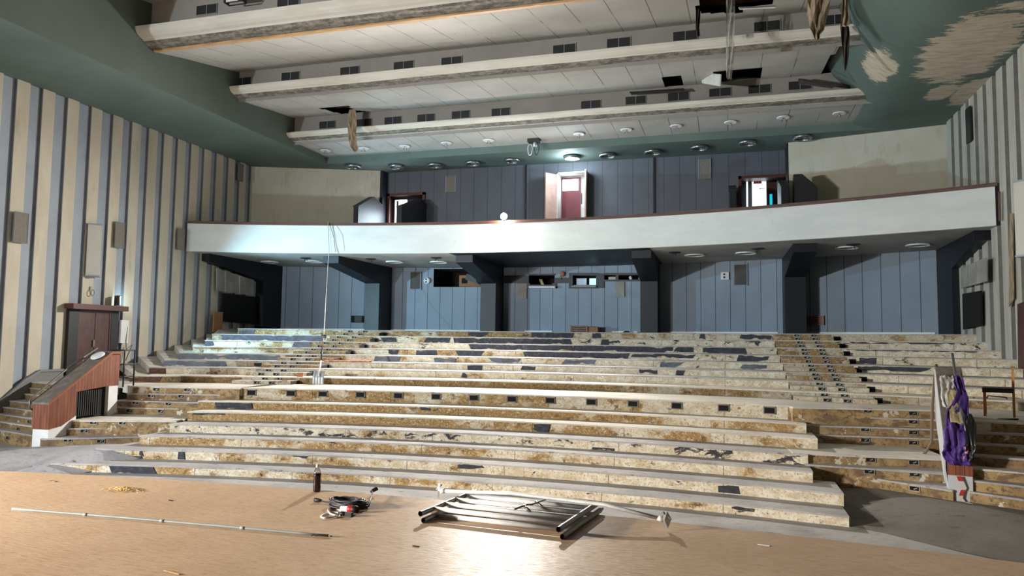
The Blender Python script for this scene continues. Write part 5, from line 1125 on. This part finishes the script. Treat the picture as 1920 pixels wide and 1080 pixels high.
# coiled black cable with plugs
M['cable'] = plain('black_rubber_cable', rgb(52, 52, 58), .5)
cc = atz(652, 951, 0); r = thing('cable_coil', 'coiled black extension cable with plugs lying on the stage', 'cable', cc)
ux = (atz(685, 952, 0)-atz(620, 944, 0)).normalized(); uy = V((-ux.y, ux.x, 0)); path = []; random.seed(11)
for i in range(420):
    a = i/24*2*math.pi; lay = i/420; rx = .20-.05*abs(math.sin(lay*9)); ry = .13-.04*abs(math.cos(lay*7)); off = V((.02*math.sin(lay*23), .02*math.cos(lay*17), 0))
    path.append(cc+ux*(rx*math.cos(a))+uy*(ry*math.sin(a))+off+V((0, 0, .012+.075*lay*(.75+.25*math.sin(a*1.5+lay*30)))))
MB().tube(path, .009, 7).build('coil', 'cable', r)
e0 = atz(598, 942, 0)+V((0, 0, .02)); e1 = atz(699, 929, 0)+V((0, 0, .05))
MB().tube([cc-ux*.17+V((0, 0, .02)), cc-ux*.24+uy*.03+V((0, 0, .012)), e0], .008, 7).tube([cc+ux*.18+V((0, 0, .03)), cc+ux*.22+uy*.03+V((0, 0, .03)), e1], .008, 7).build('cable_end', 'cable', r)
for e, dd in ((e0, -ux), (e1, (ux*.5+uy*.7+V((0, 0, .35))).normalized())):
    pl = MB().lathe(e, [(.001, -.03), (.012, -.03), (.018, 0), (.021, .025), (.021, .05), (.001, .052)], 14, dd).build('plug', 'dark', r)
# red and white industrial coupling
cp = atz(655, 961, 0)+V((0, 0, .03)); dd = (ux*1+uy*.12).normalized(); r = thing('power_coupling', 'red and white power coupling in front of the black cable coil', 'connector', cp)
MB().lathe(cp-dd*.09, [(.001, 0), (.022, 0), (.026, .02), (.026, .07), (.029, .075)], 18, dd).build('body', 'white', r)
MB().lathe(cp-dd*.015, [(.026, 0), (.034, .003), (.036, .03), (.034, .05)], 18, dd).build('collar', 'red', r)
MB().lathe(cp+dd*.035, [(.034, 0), (.036, .01), (.035, .045), (.026, .05), (.024, .02), (.001, .018)], 18, dd).build('cap', 'dark', r)
c2 = atz(645, 967.5, 0)+V((0, 0, .02)); r = thing('socket_plug', 'black plug and socket lying in front of the red coupling', 'plug', c2)
MB().obox(c2+ux*.055, ux*.035, uy*.018, (0, 0, .018)).build('socket', 'dark', r); MB().lathe(c2-ux*.06, [(.001, 0), (.012, 0), (.017, .03), (.018, .07), (.001, .072)], 12, ux).build('plug', 'dark', r)
# white lead
def gp(x, y, z=.008): return atz(x, y, z)
wl_ = [gp(632, 968), gp(620, 971), gp(607, 972), gp(602, 968), gp(610, 963), gp(625, 960), gp(637, 962), gp(630, 966), gp(618, 963), gp(616, 955), gp(626, 951), gp(636, 955), gp(640, 962), gp(636, 967)]
fine = []
for i in range(len(wl_)-1):
    p_, a_, b_, n_ = wl_[max(i-1, 0)], wl_[i], wl_[i+1], wl_[min(i+2, len(wl_)-1)]
    for k in range(6):
        u = k/6; fine.append(.5*((2*a_)+(b_-p_)*u+(2*p_-5*a_+4*b_-n_)*u*u+(-p_+3*a_-3*b_+n_)*u**3)+V((0, 0, .004*math.sin(i+u))))
single(MB().tube(fine, .0075, 7), 'white_lead', 'white', fine[0], 'looped white lead lying left of the red coupling', 'cable')
# two scaffold end frames stacked flat
def fr(z, sh, lab, grp='scaffold frames lying on the stage'):
    a0 = atz(797, 980, 0)+sh; a1 = atz(1057, 1011, 0)+sh; b1 = atz(1122, 964, 0)+sh; b0 = a0+(b1-a1); r = thing('scaffold_frame', lab, 'scaffold frame', (a0.x, a0.y, 0), grp); up_ = V((0, 0, z)); R = .024
    for i, (s, e) in enumerate(((a0, b0), (a1, b1))):
        d_ = (e-s).normalized(); MB().tube([s+up_-d_*.03, e+up_+d_*.05], R, 12, cap=False).tube([s+up_-d_*.029, e+up_+d_*.049], R*.8, 12, cap=False).build('upright', 'steel', r)
        MB().lathe(s+up_-d_*.012, [(.001, 0), (R*.8, 0)], 12, d_).build('tube_bore', 'void', r)
        MB().tube([e+up_+d_*.04, e+up_+d_*.13], R*.62, 10).build('spigot', 'steel', r)
    for u in (.20, .42, .64, .86):
        MB().tube([a0.lerp(b0, u)+up_, a1.lerp(b1, u)+up_], R*.9, 12).build('rung', 'metal', r)
    return r, a0, a1, b0, b1, up_
fr(.025, V((0, 0, 0)), 'lower of the two steel scaffold frames lying flat on the stage')
r, a0, a1, b0, b1, up_ = fr(.078, V((-.035, .012, 0)), 'upper of the two steel scaffold frames lying flat on the stage')
mb = MB(); m0 = a0.lerp(a1, .5); m1 = b0.lerp(b1, .52); mb.tube([m0.lerp(m1, .30)+V((.1, 0, .12)), m0.lerp(m1, .52)+V((.13, 0, .125)), m0.lerp(m1, .55)+V((.16, 0, .12)), m0.lerp(m1, .8)+V((.2, 0, .125))], .008, 7)
mb.tube([m0.lerp(m1, .5)+V((.1, 0, .12)), m0.lerp(m1, .42)+V((.2, 0, .09))], .012, 7); mb.tube([m0.lerp(m1, .7)+V((.14, 0, .12)), m0.lerp(m1, .62)+V((.24, 0, .09))], .012, 7); mb.build('lashing_wire', 'steel', r)
# diagonal brace on top
g0 = aty(822, 934, 7.1); g1 = atz(1250, 985, .045); g0 = atz(822, 937, .03); d_ = (g1-g0); mid = g0.lerp(g1, .33)+V((0, 0, .10))
r = thing('diagonal_brace', 'long thin scaffold brace with pronged ends lying across the frames', 'brace', g0)
e1_ = d_.normalized(); hi0 = g0+V((0, 0, .09)); hi1 = g1+V((0, 0, .05))
MB().tube([hi0+e1_*.06, g0.lerp(g1, .35)+V((0, 0, .135)), g0.lerp(g1, .75)+V((0, 0, .12)), hi1-e1_*.05], .017, 10).build('tube', 'metal', r)
s_ = V((-e1_.y, e1_.x, 0))
for pt, sg in ((hi0, -1), (hi1, 1)):
    mb = MB(); c = pt+e1_*sg*-.03; mb.tube([c-e1_*sg*.05, c], [.017, .03], 10); mb.build('collar', 'metal', r)
    mb = MB()
    mb.prism([c+e1_*sg*.015+V((0, 0, .07)), c+e1_*sg*.045+s_*.03, c+e1_*sg*.02+V((0, 0, -.075)), c+e1_*sg*.0-s_*.03], e1_*sg*.02); mb.prism([c+V((0, 0, .05))-s_*.02, c+V((0, 0, .05))+s_*.02, c+e1_*sg*.06+s_*.0+V((0, 0, 0))], V((0, 0, .012))); mb.build('prong', 'alu', r)
# thin conduit
c0 = atz(23, 954, .012); c1 = atz(615, 1004.5, .012); cm = [c0.lerp(c1, u)+V((0, 0, 0))+V((-.1, -.9, 0)).normalized()*(-.02)*math.sin(math.pi*u) for u in frange(0, 1, 12)]
r = thing('conduit_pipe', 'long thin grey conduit lying along the front left of the stage', 'pipe', c0)
MB().tube(cm, .0105, 9).build('tube', 'pvc', r); e_ = (c1-c0).normalized()
MB().tube([c1, c1+e_*.035], .006, 7).tube([c1-e_*.12, c1-e_*.14+V((0, -.03, -.004))], .005, 6).build('wire_tail', 'steel', r)
for i in (3, 6, 9):
    MB().tube([cm[i]-e_*.022, cm[i]+e_*.022], .0128, 9).build('coupling', 'pvc', r)
# heap of shavings
mb = MB(); random.seed(5); pc = atz(231, 919, 0); M['shav'] = plain('pale_shavings', rgb(222, 196, 140), .85, var=.2, sc=20)
for i in range(420):
    g = min(1.0, abs(random.gauss(0, .42))); a = random.uniform(0, 6.283); x = pc.x+.26*g*math.cos(a); y = pc.y+.13*g*math.sin(a); h = .026*(1-g)**.8; s = random.uniform(.006, .018); b = random.uniform(0, 6.28)
    mb.obox((x, y, h+.004), (s*math.cos(b), s*math.sin(b), s*random.uniform(-.4, .4)), (-s*.35*math.sin(b), s*.35*math.cos(b), 0), (0, 0, .0016))
o = single(mb, 'wood_shavings', 'shav', pc, 'small heap of pale wood shavings on the left of the stage', 'shavings'); o['kind'] = 'stuff'
for (px, py), L_, lab, m in (((100, 902), .12, 'dark oval scrap on the stage left of the shavings', 'capping'), ((320, 938), .05, 'tiny brown chip on the stage right of the shavings', 'brownvoid'), ((1433, 1022), .09, 'thin white stick lying on the stage near the right edge', 'white'), ((780, 1024), .05, 'dark chip on the stage in front of the scaffold frames', 'brownvoid'), ((323, 1073), .16, 'thin straw at the front edge of the stage', 'woodedge')):
    p = atz(px, py, .004); single(MB().obox(p, (L_/2, -L_*.12, 0), (.006, .012 if L_ == .12 else .004, 0), (0, 0, .003)), 'floor_scrap', m, p, lab, 'scrap')
# ---------------------------------------------------------------- light
def lamp(kind, name, loc, power, col, aim=None, **kw):
    d = bpy.data.lights.new(name, kind); d.energy = power; d.color = col
    for k, v in kw.items(): setattr(d, k, v)
    o = bpy.data.objects.new(name, d); COL.objects.link(o); o.location = loc
    if aim is not None: o.rotation_euler = (V(aim)-V(loc)).to_track_quat('-Z', 'Y').to_euler()
    return o
W = bpy.data.worlds.new('world'); S.world = W; W.use_nodes = True
W.node_tree.nodes['Background'].inputs[0].default_value = (.9, .95, 1, 1); W.node_tree.nodes['Background'].inputs[1].default_value = .015
lamp('SPOT', 'stage_flood_key', (-17, -3, 2.6), 11000, (.80, .92, 1), (0, 22, 3.0), spot_size=math.radians(95), spot_blend=1, shadow_soft_size=.12)
lamp('SPOT', 'stage_flood_warm', (-13, 1.0, 2.6), 5000, (1, .78, .50), (-7, 4.2, 0), spot_size=math.radians(74), spot_blend=.9, shadow_soft_size=.25)
lamp('SPOT', 'stage_flood_front', (-14.5, -1.5, 3.0), 5200, (1, .92, .83), (0, 18, -.2), spot_size=math.radians(112), spot_blend=.9, shadow_soft_size=.5)
lamp('SPOT', 'balcony_flood', (-7.19, 23.28, 5.8), 9800, (1, .95, .88), (-8.5, 14, .4), spot_size=math.radians(146), spot_blend=1.0, shadow_soft_size=.06)
lamp('SPOT', 'door_top_led', FLD, 3600, (.42, .80, 1), (-9.5, 24.2, 3.5), spot_size=math.radians(96), spot_blend=.9, shadow_soft_size=.05)
lamp('POINT', 'balcony_flood_spill', (-7.19, 23.16, 5.72), 170, (1, .95, .88), shadow_soft_size=.08)
lamp('AREA', 'left_door_daylight', (-12.5, 26.9, 6.3), 70, (.72, .88, 1), (-13.6, 25.2, 6.0), size=.9)
lamp('AREA', 'right_door_daylight', (1.0, 26.95, 6.4), 6, (.75, .9, 1), (.3, 25.4, 6.0), size=.8)
lamp('AREA', 'centre_door_daylight', (-5.8, 27.4, 7.62), 12, (.8, .9, 1), (-6.0, 26.3, 7.0), size=.5)
lamp('POINT', 'lit_ceiling_light', LITP+V((-.1, -.1, -.28)), 130, (.75, .92, 1), shadow_soft_size=.2)
S.view_settings.view_transform = 'Standard'; S.view_settings.look = 'None'; S.view_settings.gamma = 1; S.view_settings.use_curve_mapping = False
S.view_settings.exposure = 0
for o in bpy.data.objects:
    if '_base' in o: del o['_base']
